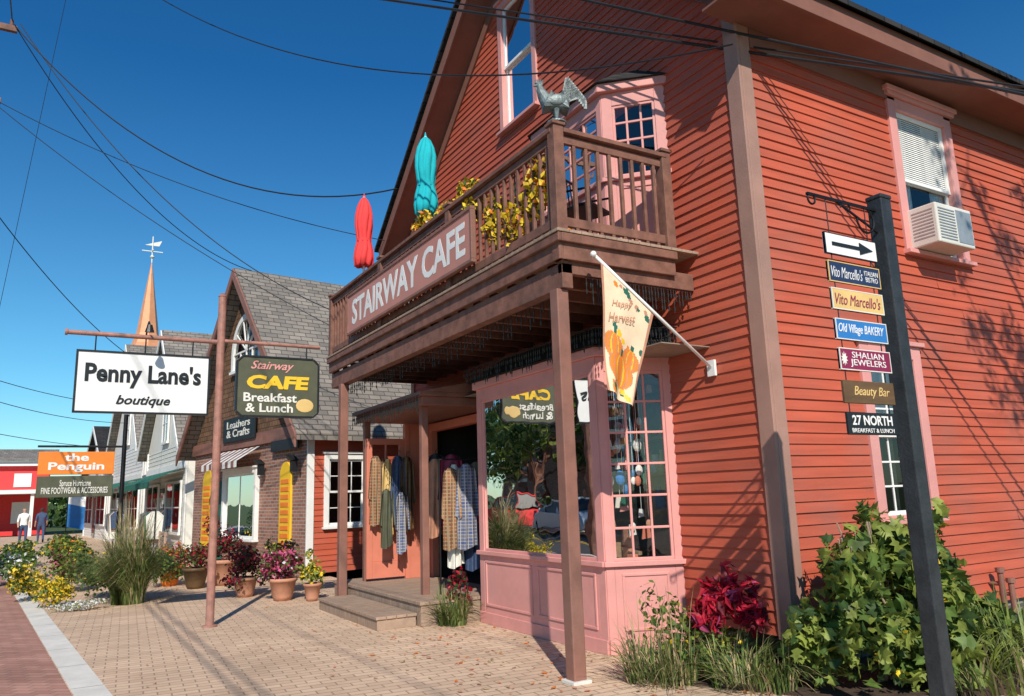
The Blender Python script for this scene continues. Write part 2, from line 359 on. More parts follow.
sheet('far_sidewalk',[(kx(-40,-12),-40),(kx(-40,-9.1),-40),(kx(75,-9.1),75),(kx(75,-12),75)],0,M['conc'],.14)
# fallen leaves
R=random.Random(15); v=[];f=[];mi=[]
for k in range(420):
    if R.random()<.55: x=R.uniform(3.2,5.0)+R.gauss(0,.3); y=R.uniform(4.3,9)
    else: x=R.uniform(.6,4.6); y=R.uniform(5,22)
    if x>4.8 and y>6: continue
    a=R.uniform(0,6.28); s=R.uniform(.015,.04); i=len(v); c_,s_=math.cos(a)*s,math.sin(a)*s
    v+=[(x-c_,y-s_,.008),(x+s_*.6,y-c_*.6,.012),(x+c_,y+s_,.02),(x-s_*.6,y+c_*.6,.01)]; f.append((i,i+1,i+2,i+3)); mi.append(R.randrange(3))
me=bpy.data.meshes.new('fallen_leaves'); me.from_pydata(v,[],f); [me.materials.append(q) for q in (LT,LO,M['terra'])]; me.polygons.foreach_set('material_index',mi); COL.objects.link(bpy.data.objects.new('fallen_leaves',me))

# ---------------------------------------------------------------- red building
H=empty('red_clapboard_building',(5.6,8.95,0))
FX,SY=5.6,4.8
TF=((FX,0,0),(0,1,0),(-1,0,0)); TS=((0,SY,0),(1,0,0),(0,-1,0))
APY,APZ,SL=8.95,10.17,.84
def spanF(z):
    hw=min(4.15,(APZ-z)/SL); return (APY-hw,APY+hw)
bayc=(6.12,9.45,-1,3.1); ubay=(5.9,8.2,4.0,6.2); doorc=(10.3,12.15,-1,2.75); gw=(8.42,9.5,7.12,9.3)
siding(H,'front_siding',TF,.3,10.15,spanF,[bayc,ubay,doorc,gw],M['red'])
uw=(8.0,9.27,4.15,6.02); lw=(6.93,7.97,1.24,3.02)
siding(H,'side_siding',TS,.3,6.2,lambda z:(5.6,18),[uw,lw],M['red'])
b=MB()
b.box(5.66,18,4.84,4.9,-.1,.3); b.obj('foundation',H,M['stone'])
b=MB(); b.quad((5.6,13.1,0),(18,13.1,0),(18,13.1,6.7),(5.6,13.1,6.7)); b.quad((18,4.8,0),(18,13.1,0),(18,13.1,6.6),(18,8.95,10.1),(18,4.8,6.6))
b.obj('rear_walls',H,M['red'],norm=False)
b=MB() # trim
b.box(5.562,5.6,4.765,4.94,.27,6.5); b.box(5.601,5.75,4.765,4.8,.27,6.3)
b.box(5.562,5.6,12.98,13.12,.27,6.4)
b.obj('corner_boards',H,M['corner'],.006)
b=MB()
b.box(5.75,18,4.755,4.8,5.98,6.2)       # frieze
b.box(5.15,18,4.31,4.8,6.2,6.23)        # soffit
b.box(5.15,18,4.26,4.31,6.17,6.4)       # fascia
for sgn in (-1,1):
    ye=APY+sgn*4.68; ze=10.32-SL*4.68
    b.ext([(5.12,APY,10.32),(5.12,ye,ze),(5.12,ye,ze-.26),(5.12,APY,10.06)],(.045,0,0)) # rake board
    b.ext([(5.165,APY,10.12),(5.165,ye,ze-.2),(5.165,ye,ze-.23),(5.165,APY,10.09)],(.44,0,0)) # rake soffit
    b.ext([(5.55,APY,10.08),(5.55,APY+sgn*4.15,10.08-SL*4.15),(5.55,APY+sgn*4.15,9.85-SL*4.15),(5.55,APY,9.85)],(.048,0,0)) #frieze
b.obj('eave_and_rake_boards',H,M['soffit'],.005)
b=MB()
for sgn in (-1,1):
    ye=APY+sgn*4.76; ze=10.36-SL*4.76+.02
    b.ext([(5.06,APY,10.36),(5.06,ye,ze),(5.06,ye,ze+.06),(5.06,APY,10.44)],(13.2,0,0))
b.obj('roof',H,M['shdark'])
window(H,'gable_window',TF,*gw,M['pink'],M['white'],1,1,True,[(0,.42,.0),(.58,1,.0)])
window(H,'side_upper_window',TS,*uw,M['pink'],M['white'],1,1,True,[(0,.3,0),(.7,1,0)],.14,blind=.5)
window(H,'side_lower_window',TS,*lw,M['pink'],M['white'],3,3,True,[(0,1,.55)],.14)
b=MB(TS); b.box(7.93,9.34,.0,.11,6.07,6.13); b.obj('window_hood',H,M['pink'],.006)

UA=V((5.1,6.4,0)); UB=V((5.6,5.88,0)); UC=V((5.1,7.75,0)); UD=V((5.6,8.25,0))
def frame2(a,bv):
    h=(bv-a).normalized(); n=V((h.y,-h.x,0))
    if n.x>0 : n=-n
    return (a,h,n),(bv-a).length
def bayface(tag,a,c,z0,z1,cols,rows,trim=M['pink'],glass=None,base=None,room=True,tw=.09):
    T,L=frame2(a,c); b=MB(T); w0=base if base else z0
    b.box(0,tw,-.05,.012,z0,z1); b.box(L-tw,L,-.05,.012,z0,z1); b.box(tw,L-tw,-.05,.011,z1-.16,z1)
    b.box(tw,L-tw,-.05,.011,z0,w0)
    if base:
        b.box(-.02,L+.02,-.02,.055,w0-.03,w0+.02); b.box(0,L,0,.03,z0,z0+.14)
        k=max(1,int(L/1.2)); ww=(L-.2)/k
        for i in range(k):
            x0=.12+i*ww+.04; x1=x0+ww-.12
            for q in ((x0,x1,z0+.22,z0+.25),(x0,x1,w0-.13,w0-.1)): b.box(q[0],q[1],0,.024,q[2],q[3])
            b.box(x0,x0+.03,0,.023,z0+.25,w0-.13); b.box(x1-.03,x1,0,.023,z0+.25,w0-.13)
    b.obj(tag+'_frame',H,trim,.005)
    a0,a1,c0,c1=tw,L-tw,w0+.02,z1-.16; b=MB(T); w=.03
    b.box(a0,a0+w,-.04,-.002,c0,c1); b.box(a1-w,a1,-.04,-.002,c0,c1); b.box(a0,a1,-.04,-.001,c0,c0+w); b.box(a0,a1,-.04,-.001,c1-w,c1)
    for i in range(1,cols): x=a0+(a1-a0)*i/cols; b.box(x-.012,x+.012,-.035,-.008,c0+w,c1-w)
    for i in range(1,rows): z=c0+(c1-c0)*i/rows; b.box(a0+w,a1-w,-.036,-.006,z-.012,z+.012)
    b.obj(tag+'_muntins',H,trim,.003)
    g=MB(T); g.quad((a0,-.022,c0),(a1,-.022,c0),(a1,-.022,c1),(a0,-.022,c1)); g.obj(tag+'_glass',H,glass or M['glass'],norm=False)
bayface('upper_bay_side',UB,UA,4.05,6.1,3,4,base=5.05,tw=.12); bayface('upper_bay_front',UA,UC,4.05,6.1,4,4,base=5.05); bayface('upper_bay_far',UC,UD,4.05,6.1,3,4,base=5.05)
b=MB(); b.ext([(5.62,5.8,6.1),(5.02,6.36,6.1),(5.02,7.8,6.1),(5.62,8.35,6.1)],(0,0,.1)); b.obj('upper_bay_cornice',H,M['pink'],.01)
b=MB()
lo=[(5.6,5.78,6.2),(4.98,6.34,6.2),(4.98,7.82,6.2),(5.6,8.37,6.2)]; hi=[(5.59,6.3,6.5),(5.4,6.5,6.5),(5.4,7.6,6.5),(5.59,7.8,6.5)]
b.add(lo+hi,[(0,1,5,4),(1,2,6,5),(2,3,7,6),(4,5,6,7),(0,1,2,3)]); b.obj('upper_bay_roof',H,M['shdark'])
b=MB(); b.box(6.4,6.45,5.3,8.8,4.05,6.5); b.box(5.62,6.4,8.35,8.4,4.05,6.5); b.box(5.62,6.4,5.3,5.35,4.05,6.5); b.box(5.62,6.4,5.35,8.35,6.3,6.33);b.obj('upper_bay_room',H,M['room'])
# lower shop bay
BA=V((4.85,6.45,0)); BB=V((5.6,6.12,0)); BC=V((4.85,9.15,0)); BD=V((5.6,9.45,0))
bayface('shop_bay_side',BB,BA,0,3.02,3,6,base=.88,glass=M['glass']); bayface('shop_bay_front',BA,BC,0,3.02,1,1,base=.88,glass=M['glassr'],tw=.12); bayface('shop_bay_far',BC,BD,0,3.02,3,6,base=.88)
b=MB(); b.ext([(5.62,6.05,3.02),(4.8,6.4,3.02),(4.8,9.2,3.02),(5.62,9.52,3.02)],(0,0,.1)); b.obj('shop_bay_cornice',H,M['pink'],.01)
b=MB()
lo=[(5.6,5.98,3.12),(4.74,6.34,3.12),(4.74,9.26,3.12),(5.6,9.6,3.12)]; hi=[(5.59,6.2,3.45),(5.2,6.6,3.45),(5.2,9.0,3.45),(5.59,9.2,3.45)]
b.add(lo+hi,[(0,1,5,4),(1,2,6,5),(2,3,7,6),(4,5,6,7),(0,1,2,3)]); b.obj('shop_bay_roof',H,M['shdark'])
b=MB(); b.box(7.6,7.65,5.0,9.9,.0,3.2); b.box(5.62,7.6,5.35,5.4,0,3.2); b.box(5.62,7.6,9.8,9.85,0,3.2); b.box(4.95,7.6,5.5,9.8,3.0,3.01)
b.obj('shop_room',H,M['shoproom'])
b=MB(); b.ext([(5.6,6.2,.84),(4.92,6.5,.84),(4.92,9.1,.84),(5.6,9.38,.84)],(0,0,.03)); b.box(5.6,7.6,5.4,9.8,.1,.14)
for z in (1.3,1.8,2.3): b.box(7.2,7.55,5.6,9.6,z,z+.04)
for z in (1.35,1.85): b.box(5.62,6.6,9.3,9.6,z,z+.03)
for z in (1.25,1.6): b.box(5.0,5.4,8.2,9.05,z,z+.02)
for yy in (8.22,9.03): b.box(5.02,5.05,yy-.015,yy+.015,.87,1.6); b.box(5.35,5.38,yy-.015,yy+.015,.87,1.6)
b.box(5.9,6.5,7.2,8.4,.86,.9)
b.obj('shop_shelving',H,M['shelf'])
R=random.Random(5); cm=[M['white'],M['ored'],M['gold'],M['blue'],M['cream'],M['green'],M['pink'],M['terra'],M['shelf'],M['white']]
b=MB()
for i in range(120):
    b.cm=R.randrange(len(cm)); z=R.choice([1.34,1.84,2.34]); y=R.uniform(5.8,9.4); x=R.uniform(7.25,7.4); w=R.uniform(.04,.12); hh=R.uniform(.1,.32)
    if R.random()<.5: b.box(x,x+.1,y-w,y+w,z,z+hh)
    else: b.lathe((x,y,z),[(w*.6,0),(w,hh*.4),(w*.5,hh*.8),(w*.55,hh)],10)
for i in range(80):
    b.cm=R.randrange(len(cm)); y=R.uniform(6.6,9.05); x=R.uniform(4.95,5.4); w=R.uniform(.025,.075); hh=R.uniform(.06,.38); z=.872
    if y>8.25 and R.random()<.6: z=R.choice([1.271,1.621]); hh=min(hh,.28); x=R.uniform(5.05,5.3)
    if R.random()<.4: b.box(x,x+.08,y-w,y+w,z,z+hh)
    elif R.random()<.6: b.lathe((x,y,z),[(w*.6,0),(w,hh*.4),(w*.4,hh*.8),(w*.5,hh)],12)
    else: b.cyl((x,y,z),(x,y,z+.03+hh),.008,None,6); b.ell((x,y,z+.03+hh),(.015,w,w),12,8)
for i in range(50):
    b.cm=R.randrange(len(cm)); t=R.uniform(.1,.95); x=4.95+.6*t; y=6.55-.25*t+R.uniform(0,.25); z=R.uniform(1.1,2.7); w=R.uniform(.025,.065)
    if R.random()<.4: b.ell((x,y,z),(w,w*.6,w*1.3),8,6)
    else: b.ext([(x-w,y,z-w),(x+w,y,z-w*.8),(x+w*.7,y,z+w),(x-w*.6,y,z+w*1.2)],(0,.012,0))
    b.cyl((x,y,z+w),(x,y,2.98),.0025,None,4)
for i in range(16):
    b.cm=R.randrange(len(cm)); x=5.1; y=R.uniform(7,9); z=R.uniform(1.9,2.7); w=R.uniform(.04,.09)
    b.ell((x,y,z),(w*.4,w,w),8,6); b.cyl((x,y,z+w),(x,y,2.98),.0025,None,4)
b.obj('shop_goods',H,cm)
b=MB(); n=24
pts=[V((4.98,7.75+.2*math.cos(2*math.pi*i/n),1.2+.27*math.sin(2*math.pi*i/n))) for i in range(n+1)]
b.tube(pts,.022,6); b.cyl((4.98,7.75,.87),(4.98,7.75,.93),.02); b.box(4.93,5.05,7.6,7.9,.87,.89); b.obj('window_mirror',H,M['white'])
b=MB(); b.ell((5.0,7.75,1.2),(.01,.19,.26),16,10); b.obj('mirror_disc',H,M['galv'])

# entry
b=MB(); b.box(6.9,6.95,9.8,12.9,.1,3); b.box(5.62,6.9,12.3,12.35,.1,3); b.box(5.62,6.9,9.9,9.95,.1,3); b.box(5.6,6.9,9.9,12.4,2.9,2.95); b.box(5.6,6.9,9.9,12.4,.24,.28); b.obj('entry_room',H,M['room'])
b=MB(); b.box(5.5,5.62,10.2,10.33,.3,2.85); b.box(5.5,5.62,12.1,12.24,.3,2.85); b.box(5.5,5.62,10.33,12.1,2.72,2.85)
b.box(5.12,5.5,12.2,12.26,.3,2.85); b.box(5.05,5.13,12.18,12.28,.3,2.85)
b.obj('entry_frame',H,M['ored'],.006)
b=MB(); dx0,dx1=4.38,5.05; y=12.2
for q in ((dx0,dx0+.1,.34,2.6),(dx1-.1,dx1,.34,2.6),(dx0+.1,dx1-.1,.34,.6),(dx0+.1,dx1-.1,2.5,2.6),(dx0+.1,dx1-.1,1.2,1.32)): b.box(q[0],q[1],y,y+.045,q[2],q[3])
b.box(dx0+.1,dx1-.1,y+.015,y+.03,.6,1.2); b.box(dx0+.32,dx0+.35,y+.005,y+.035,1.32,2.5); b.box(dx0+.1,dx1-.1,y+.006,y+.034,1.8,1.83)
b.obj('entry_door',H,M['ored'],.006)
b=MB(); b.quad((dx0+.1,y+.02,1.32),(dx1-.1,y+.02,1.32),(dx1-.1,y+.02,2.5),(dx0+.1,y+.02,2.5)); b.obj('entry_door_glass',H,M['glass'],norm=False)
b=MB(); b.box(4.3,5.6,9.75,12.5,2.88,3.0); b.box(4.24,5.6,9.69,12.56,3.0,3.06); b.ext([(4.24,9.69,3.06),(5.6,9.69,3.06),(5.6,9.69,3.34)],(0,2.87,0))
b.box(4.38,4.48,9.95,10.05,0,2.88); b.box(4.38,4.48,12.3,12.4,0,2.88)
b.obj('entry_canopy',H,M['brown'],.008)
b=MB()
for i in range(11):
    x=4.05+i*.138; b.box(x,x+.13,9.3,12.9,.26,.3)
for i in range(4): x=3.5+i*.138; b.box(x,x+.13,9.4,11.9,.13,.165)
b.box(4.07,5.55,9.32,12.88,.0,.258); b.box(3.52,4.04,9.42,11.88,0,.128)
b.obj('entry_steps',H,M['deckw'],.004)

# ---------------------------------------------------------------- balcony
BL=empty('wooden_balcony',(4.7,9,3.5))
X0,Y0,Y1=3.9,5.62,12.7; ZF=4.0; ZR=5.08
b=MB(); b.box(X0+.02,X0+.14,Y0+.02,Y1-.02,3.48,3.72)
b.box(X0+.02,5.58,Y0+.02,Y0+.09,3.62,3.8)
yy=Y0+.4
while yy<Y1: b.box(X0+.141,5.58,yy,yy+.05,3.6,3.84); yy+=.4
b.box(X0+.02,X0+.13,Y1-.1,Y1-.02,3.72,3.85)
b.obj('beams_and_joists',BL,M['rail'],.006)
b=MB(); b.box(X0-.03,X0+.02,Y0-.03,Y1,3.74,3.98); b.box(X0+.021,5.3,Y0-.03,Y0+.02,3.74,3.98); b.box(X0-.07,X0-.03,Y0-.07,Y1,3.9,3.985); b.box(X0-.03,5.3,Y0-.072,Y0-.031,3.9,3.986)
b.obj('fascia',BL,M['rail'],.008)
b=MB(); x=X0-.08
while x<5.5: b.box(x,x+.135,Y0-.08,Y1+.02,3.99,4.02); x+=.14
b.obj('deck_boards',BL,M['deckw'],.004)
b=MB(); b.box(X0-.02,X0+.11,5.68,5.81,0.0,3.478); b.box(X0-.02,X0+.11,12.05,12.18,0,3.478)
b.obj('posts',BL,M['brown'],.01)
b=MB(); b.box(X0-.05,X0+.14,5.65,5.84,.0,.03); b.box(X0-.05,X0+.14,12.02,12.21,0,.03); b.obj('post_base_plates',BL,M['conc'],.004)
b=MB() # railings
def rail(p,q,newels):
    p=V(p);q=V(q);L=(q-p).length;d=(q-p)/L
    b.beam(p+V((0,0,ZR-.03)),q+V((0,0,ZR-.03)),.13,.045); b.beam(p+V((0,0,ZR-.11)),q+V((0,0,ZR-.11)),.045,.08); b.beam(p+V((0,0,4.13)),q+V((0,0,4.13)),.045,.09)
    n=int(L/.14)
    for i in range(1,n):
        c=p+d*(L*i/n); b.box(c.x-.018,c.x+.018,c.y-.018,c.y+.018,4.02,ZR-.12)
    for t in newels:
        c=p+d*(L*t); b.box(c.x-.058,c.x+.058,c.y-.058,c.y+.058,3.74 if t==0 else 4.02,ZR+.012); b.box(c.x-.075,c.x+.075,c.y-.075,c.y+.075,ZR+.012,ZR+.045)
rail((X0+.02,Y0+.03,0),(X0+.02,Y1-.05,0),[0,.33,.66,1])
rail((X0+.08,Y0+.03,0),(5.28,Y0+.03,0),[1])
rail((X0+.08,Y1-.05,0),(5.5,Y1-.05,0),[])
b.obj('railing',BL,M['rail'],.004)
# sign
SG=empty('stairway_cafe_sign',(3.83,9.3,4.47))
b=MB(); b.box(3.79,3.83,7.2,11.45,4.18,4.78); b.obj('board',SG,M['pink2'],.006)
b=MB(); 
for q in ((7.17,11.48,4.15,4.19),(7.17,11.48,4.77,4.81)): b.box(3.775,3.835,*q)
for q in ((7.17,7.21,4.19,4.77),(11.44,11.48,4.19,4.77)): b.box(3.775,3.835,*q)
b.obj('frame',SG,M['brown'],.005)
text(SG,'lettering','STAIRWAY CAFE',(3.789,9.3,4.48),(0,-1,0),.5,M['white'],3.9,.4,0,.012,1,.002)
b=MB(); R=random.Random(3)
def icic(p,q,n):
    p=V(p);q=V(q)
    for i in range(n):
        c=p.lerp(q,(i+R.random()*.5)/n); L=R.uniform(.08,.28); b.cyl(c,c-V((0,0,L)),.004,None,4)
        for k in range(int(L/.07)): b.cyl(c-V((0,0,.06+k*.07)),c-V((0,0,.1+k*.07)),.011,.006,5)
    b.tube([p,q],.008,5)
icic((4.72,6.3,3.3),(4.72,9.3,3.3),60); icic((4.72,6.3,3.3),(5.6,5.95,3.3),30); icic((4.2,5.66,3.62),(5.58,5.66,3.62),34); icic((4.22,9.7,3.0),(4.22,12.5,3.0),50); icic((4.08,6,3.5),(4.08,12.5,3.5),70)
b.obj('icicle_string_lights',BL,M['bulb'])
def chair(loc,ang):
    e=empty('cafe_chair',loc); b=MB(); c,s=math.cos(ang),math.sin(ang)
    b.h=V((c,s,0)); b.n=V((-s,c,0)); b.o=V(loc)
    for x in(-.2,.2):
        b.cyl((x,-.2,0),(x,-.2,.45),.012,None,6); b.cyl((x,.2,0),(x,.24,.9),.012,None,6)
        b.cyl((x,-.2,.62),(x,.22,.66),.012,None,6); b.cyl((x,-.2,.45),(x,-.2,.62),.01,None,6)
    b.cyl((-.2,.24,.9),(.2,.24,.9),.014,None,6)
    for i in range(5): b.cyl((-.14+i*.07,.2,.47),(-.14+i*.07,.24,.9),.008,None,6)
    b.box(-.21,.21,-.21,.21,.44,.465); b.obj('frame',e,M['iron'])
chair((4.55,6.1,4.02),.4); chair((4.6,7.1,4.02),2.9); chair((4.5,11.3,4.02),1)
e=empty('balcony_planter',(4.12,9.0,4.9)); 
b=MB(); b.box(4.02,4.18,7.5,9.5,4.88,5.04); b.obj('trough',e,M['brown'],.01)
leaves('flowers',e,[LY,LO,LGD,LD[0]],[(4.1,7.8,5.22,.15,.22,.2),(4.1,8.4,5.2,.14,.25,.14),(4.1,9.1,5.24,.15,.25,.22)],850,.085,4,[5,2,2,1])
# yellow mum garlands tied along the railing, poking between the balusters
for k,(yy,zz,ln,hh) in enumerate(((6.05,4.62,.22,.3),(6.5,4.45,.25,.26),(6.95,4.6,.2,.32),(7.45,4.9,.2,.16))):
    e=empty('railing_mum_garland',(4.0,yy,zz)); leaves('blooms',e,[LY,LO,LGD],[(3.97,yy,zz,.1,ln,hh)],420,.08,60+k,[8,1.5,2],.2,.3,.7)
    b=MB(); b.cyl((3.96,yy,zz-hh),(3.96,yy,5.02),.008,None,6); b.obj('tie',e,M['green'])
e=empty('pumpkin_row',(4.15,6.5,4.02)); b=MB()
for k,yy in enumerate((5.95,6.3,6.75,7.05,8.1,8.6)):
    r=.13+.03*(k%3); b.lathe((4.14,yy,4.02),[(r*.4,0),(r*.9,r*.3),(r,r*.75),(r*.8,r*1.25),(r*.3,r*1.45),(r*.1,r*1.38)],40,8,.05)
b.obj('pumpkins',e,M['orange'],0,True); b=MB()
for k,yy in enumerate((5.95,6.3,6.75,7.05,8.1,8.6)):
    r=.13+.03*(k%3); b.cyl((4.14,yy,4.02+r*1.38),(4.16,yy,4.02+r*1.75),.018,.012,6)
b.obj('stalks',e,M['green'])
def umbrella(loc,ztop,m,bot):
    e=empty('closed_patio_umbrella',loc); x,y,z=loc
    b=MB(); b.cyl((x,y,z),(x,y,ztop),.022,None,10); b.lathe((x,y,z),[(.22,0),(.22,.05),(.05,.09),(.03,.2)],16); b.obj('pole_and_base',e,M['white'])
    b=MB(); H_=ztop-bot
    prof=[(.10,0),(.15,.015),(.165,H_*.1),(.15,H_*.22),(.125,H_*.32),(.12,H_*.36),(.135,H_*.45),(.15,H_*.58),(.145,H_*.72),(.12,H_*.84),(.075,H_*.94),(.015,H_)]
    n=72; pts=[]; c=V((x,y,bot)); R=random.Random(int(x*100+y*10)); am=[R.uniform(.7,1.2) for _ in range(8)]
    for r,zz in prof:
        for i in range(n):
            a=2*math.pi*i/n; w_=a*8/(2*math.pi); k=int(w_)%8; fr=w_-int(w_)
            rr=r*(1+.13*am[k]*(math.sin(math.pi*fr)**.6*2-1)); aa=a+.5*zz/H_+.12*math.sin(zz*9+k)
            dz=-.05*math.sin(math.pi*fr)*(1 if zz<.02 else 0)
            pts.append(c+V((rr*math.cos(aa),rr*math.sin(aa),zz+dz)))
    k=len(prof); b.add(pts,[(j*n+i,j*n+(i+1)%n,(j+1)*n+(i+1)%n,(j+1)*n+i) for j in range(k-1) for i in range(n)]+[tuple(range(n-1,-1,-1))])
    b.obj('folded_canopy',e,m,0,True)
    b=MB(); b.lathe((x,y,bot+H_*.33),[(.132,0),(.132,.05)],20); b.cyl((x,y,ztop),(x,y,ztop+.07),.02,.006); b.obj('tie_and_finial',e,m)
umbrella((4.4,12.45,4.02),6.95,M['fred'],5.68); umbrella((4.4,9.75,4.02),6.92,M['fteal'],5.72)
# rooster
RO=empty('rooster_statue',(3.95,5.66,5.13)); 
def skinobj(name,parent,T,chain,edges,m):
    me=bpy.data.meshes.new(name); o_=V(T[0]);h=V(T[1]);n=V(T[2])
    me.from_pydata([tuple(o_+h*p[0]+n*p[1]+V((0,0,p[2]))) for p in chain],edges,[])
    ob=bpy.data.objects.new(name,me); COL.objects.link(ob); sk=ob.modifiers.new('s','SKIN'); 
    for i,p in enumerate(chain): me.skin_vertices[0].data[i].radius=(p[3],p[3])
    me.skin_vertices[0].data[0].use_root=True
    sb=ob.modifiers.new('u','SUBSURF'); sb.levels=2; sb.render_levels=2; me.materials.append(m)
    if parent: ob.parent=parent; ob.matrix_parent_inverse=Matrix.Translation(-parent.location)
    return ob
TR=((3.95,5.66,5.13),(.9,-.43,0),(.43,.9,0)); b=MB(TR)
skinobj('body',RO,TR,[(0,0,.19,.095),(-.07,0,.22,.09),(-.12,0,.29,.065),(-.145,0,.36,.045),(-.16,0,.41,.038),(-.185,0,.41,.018),(-.215,0,.4,.006),(.07,0,.21,.08),(.13,0,.27,.045)],[(0,1),(1,2),(2,3),(3,4),(4,5),(5,6),(0,7),(7,8)],M['verd'])
for k in range(11):
    u=k/10; ex_=.05+.16*u; top=.21-.15*u; pts=[]
    for j in range(9):
        a=j/8; pts.append((.08+ex_*math.sin(a*1.75), .012*((k*5)%5-2), .23+top*math.sin(a*2.2)*1.25-.10*a**3*(.4+u)))
    for j,(p,q) in enumerate(zip(pts[:-1],pts[1:])): b.beam(p,q,.016,.055*(1-.5*j/8))
for j in range(5): b.cyl((-.19+j*.016,0,.43),(-.192+j*.018,0,.478-.004*abs(j-2)),.012,.005,6)
b.beam((-.19,0,.44),(-.12,0,.43),.012,.02)
b.ell((-.178,0,.365),(.014,.01,.03)); b.ell((0,-.085,.22),(.1,.02,.055)); b.ell((0,.085,.22),(.1,.02,.055))
for s_ in(-.03,.03):
    b.cyl((0,s_,.15),(0,s_,.03),.035,.011,8); b.beam((-.06,s_,.03),(.03,s_,.03),.014,.014); b.beam((-.05,s_-.03,.03),(0,s_,.03),.012,.012); b.beam((-.05,s_+.03,.03),(0,s_,.03),.012,.012)
b.lathe((0,0,0),[(.1,0),(.1,.015),(.07,.03)],14)
b.obj('tail_legs_comb',RO,M['verd'],0)

# ---------------------------------------------------------------- flag banner
FB=empty('autumn_banner_flag',(5.55,5.47,2.8))
b=MB(); b.cyl((5.57,5.47,2.78),(4.17,5.45,3.76),.016,None,10); b.obj('pole',FB,M['white'],0,True)
b=MB(); b.ell((5.6,5.47,2.765),(.035,.035,.035)); b.ell((4.15,5.45,3.775),(.03,.03,.03)); b.box(5.55,5.58,5.42,5.52,2.7,2.86); b.obj('knobs_and_bracket',FB,M['white'],0)
def ban(u,v):
    t=V((4.23,5.45,3.7)).lerp(V((4.84,5.46,3.26)),u); bo=V((4.2,5.42,2.5)).lerp(V((4.52,5.5,2.36)),u); p=t.lerp(bo,v)
    p.y+=.04*math.sin(u*9+v*3)*v*v; p.x+=.015*math.sin(v*7)*v; return p
b=MB(); n=64
def inell(cu,cv,a,c,rx,ry): return ((cu-a)/rx)**2+((cv-c)/ry)**2<1
R=random.Random(2); lv=[(R.uniform(.05,.95),R.choice([R.uniform(.02,.1),R.uniform(.42,.5),R.uniform(.88,.97)]),R.uniform(.03,.07),R.choice([1,2,3,4])) for _ in range(26)]
for i in range(n):
    for j in range(n):
        u0,u1,v0,v1=i/n,(i+1)/n,j/n,(j+1)/n; 
        cu,cv=(u0+u1)/2,(v0+v1)/2; b.cm=0
        for (a,c,rx,k) in lv:
            if inell(cu,cv,a,c,rx,rx*.5): b.cm=k
        if cu<.04 or cu>.96: b.cm=1
        for (a,c,rx,ry) in ((.28,.6,.25,.12),(.74,.6,.22,.1),(.5,.76,.38,.14)):
            if abs(cu-a)<.035 and c-ry-.05<cv<c-ry+.01: b.cm=3
            if inell(cu,cv,a,c,rx,ry):
                k=abs(((cu-a)/rx))/max(.05,math.sqrt(max(0,1-((cv-c)/ry)**2))); b.cm=1 if (.22<k<.3 or .6<k<.68 or k>.93) else (4 if .3<k<.42 else 2)
        b.quad(ban(u0,v0),ban(u1,v0),ban(u1,v1),ban(u0,v1))
b.obj('cloth',FB,[M['banner'],M['terra'],M['orange'],M['green'],M['yellow']],0,True,False)
text(FB,'lettering_top','Happy',ban(.4,.19)+V((0,-.012,.0)),(1,0,0),.1,M['terra'],.24,.075,.3,0,1,.0008)
text(FB,'lettering_low','Harvest',ban(.4,.31)+V((0,-.016,.0)),(1,0,0),.1,M['terra'],.32,.085,.3,0,1,.0008)

# ---------------------------------------------------------------- AC, pipes
AC=empty('window_air_conditioner',(8.4,4.5,4.35))
b=MB(TS); b.box(8.1,8.8,.02,.36,4.16,4.62); b.obj('housing',AC,M['acw'],.015)
b=MB(TS)
for i in range(11): b.box(8.135,8.45,.361,.367,4.21+i*.034,4.222+i*.034)
b.box(8.48,8.77,.361,.365,4.2,4.58)
for i in range(9): b.box(8.096,8.1,.08,.32,4.24+i*.038,4.255+i*.038)
b.obj('grille',AC,M['galv'])
PI=empty('utility_pipes',(8.8,4.7,.3)); b=MB()
for x,h_ in ((8.72,.62),(8.9,.5)): b.cyl((x,4.66,0),(x,4.66,h_),.03); b.cyl((x,4.66,h_),(x,4.66,h_+.05),.045); b.cyl((x,4.66,h_-.12),(x,4.78,h_-.12),.02)
b.obj('pipes',PI,M['brown'])

# ---------------------------------------------------------------- directory sign post
SP=empty('directory_signpost',(4.8,3,0)); TP=((0,3.0,0),(1,0,0),(0,-1,0))
b=MB(TP); b.box(4.72,4.835,-.055,.055,-.1,3.52); b.box(4.715,4.84,-.06,.06,3.52,3.55); b.obj('post',SP,M['postblack'],.008)
b=MB(TP); b.beam((4.02,0,3.44),(4.72,0,3.44),.018,.018)
def arc(cx,cz,r,a0,a1,n=14): return [(cx+r*math.cos(a0+(a1-a0)*i/n),0,cz+r*math.sin(a0+(a1-a0)*i/n)) for i in range(n+1)]
b.tube(arc(4.6,3.35,.09,math.pi,2.6*math.pi),.008,6); b.tube(arc(4.06,3.41,.035,math.pi/2,2.2*math.pi),.007,6); b.tube(arc(4.4,3.4,.05,0,math.pi),.006,6); b.beam((4.3,0,3.44),(4.72,0,3.28),.012,.012)
sg=[('',3.055,3.2,'white','black'),('BISTRO',2.87,3.01,'navy','white'),('Vito Marcello\'s',2.69,2.83,'tanb','maroon'),('Old Village BAKERY',2.495,2.63,'blue','white'),('SHALIAN\nJEWELERS',2.3,2.44,'maroon','white'),('Beauty Bar',2.09,2.235,'wood','tanb'),('27 NORTH',1.895,2.035,'black','white')]
zs=3.44
for i,(t,z0,z1,mb,mt) in enumerate(sg):
    for x in (4.2,4.6): b.cyl((x,0,z1-.005),(x,0,zs),.004,None,5); 
    zs=z0+.005
b.obj('iron_bracket_and_hooks',SP,M['iron'])
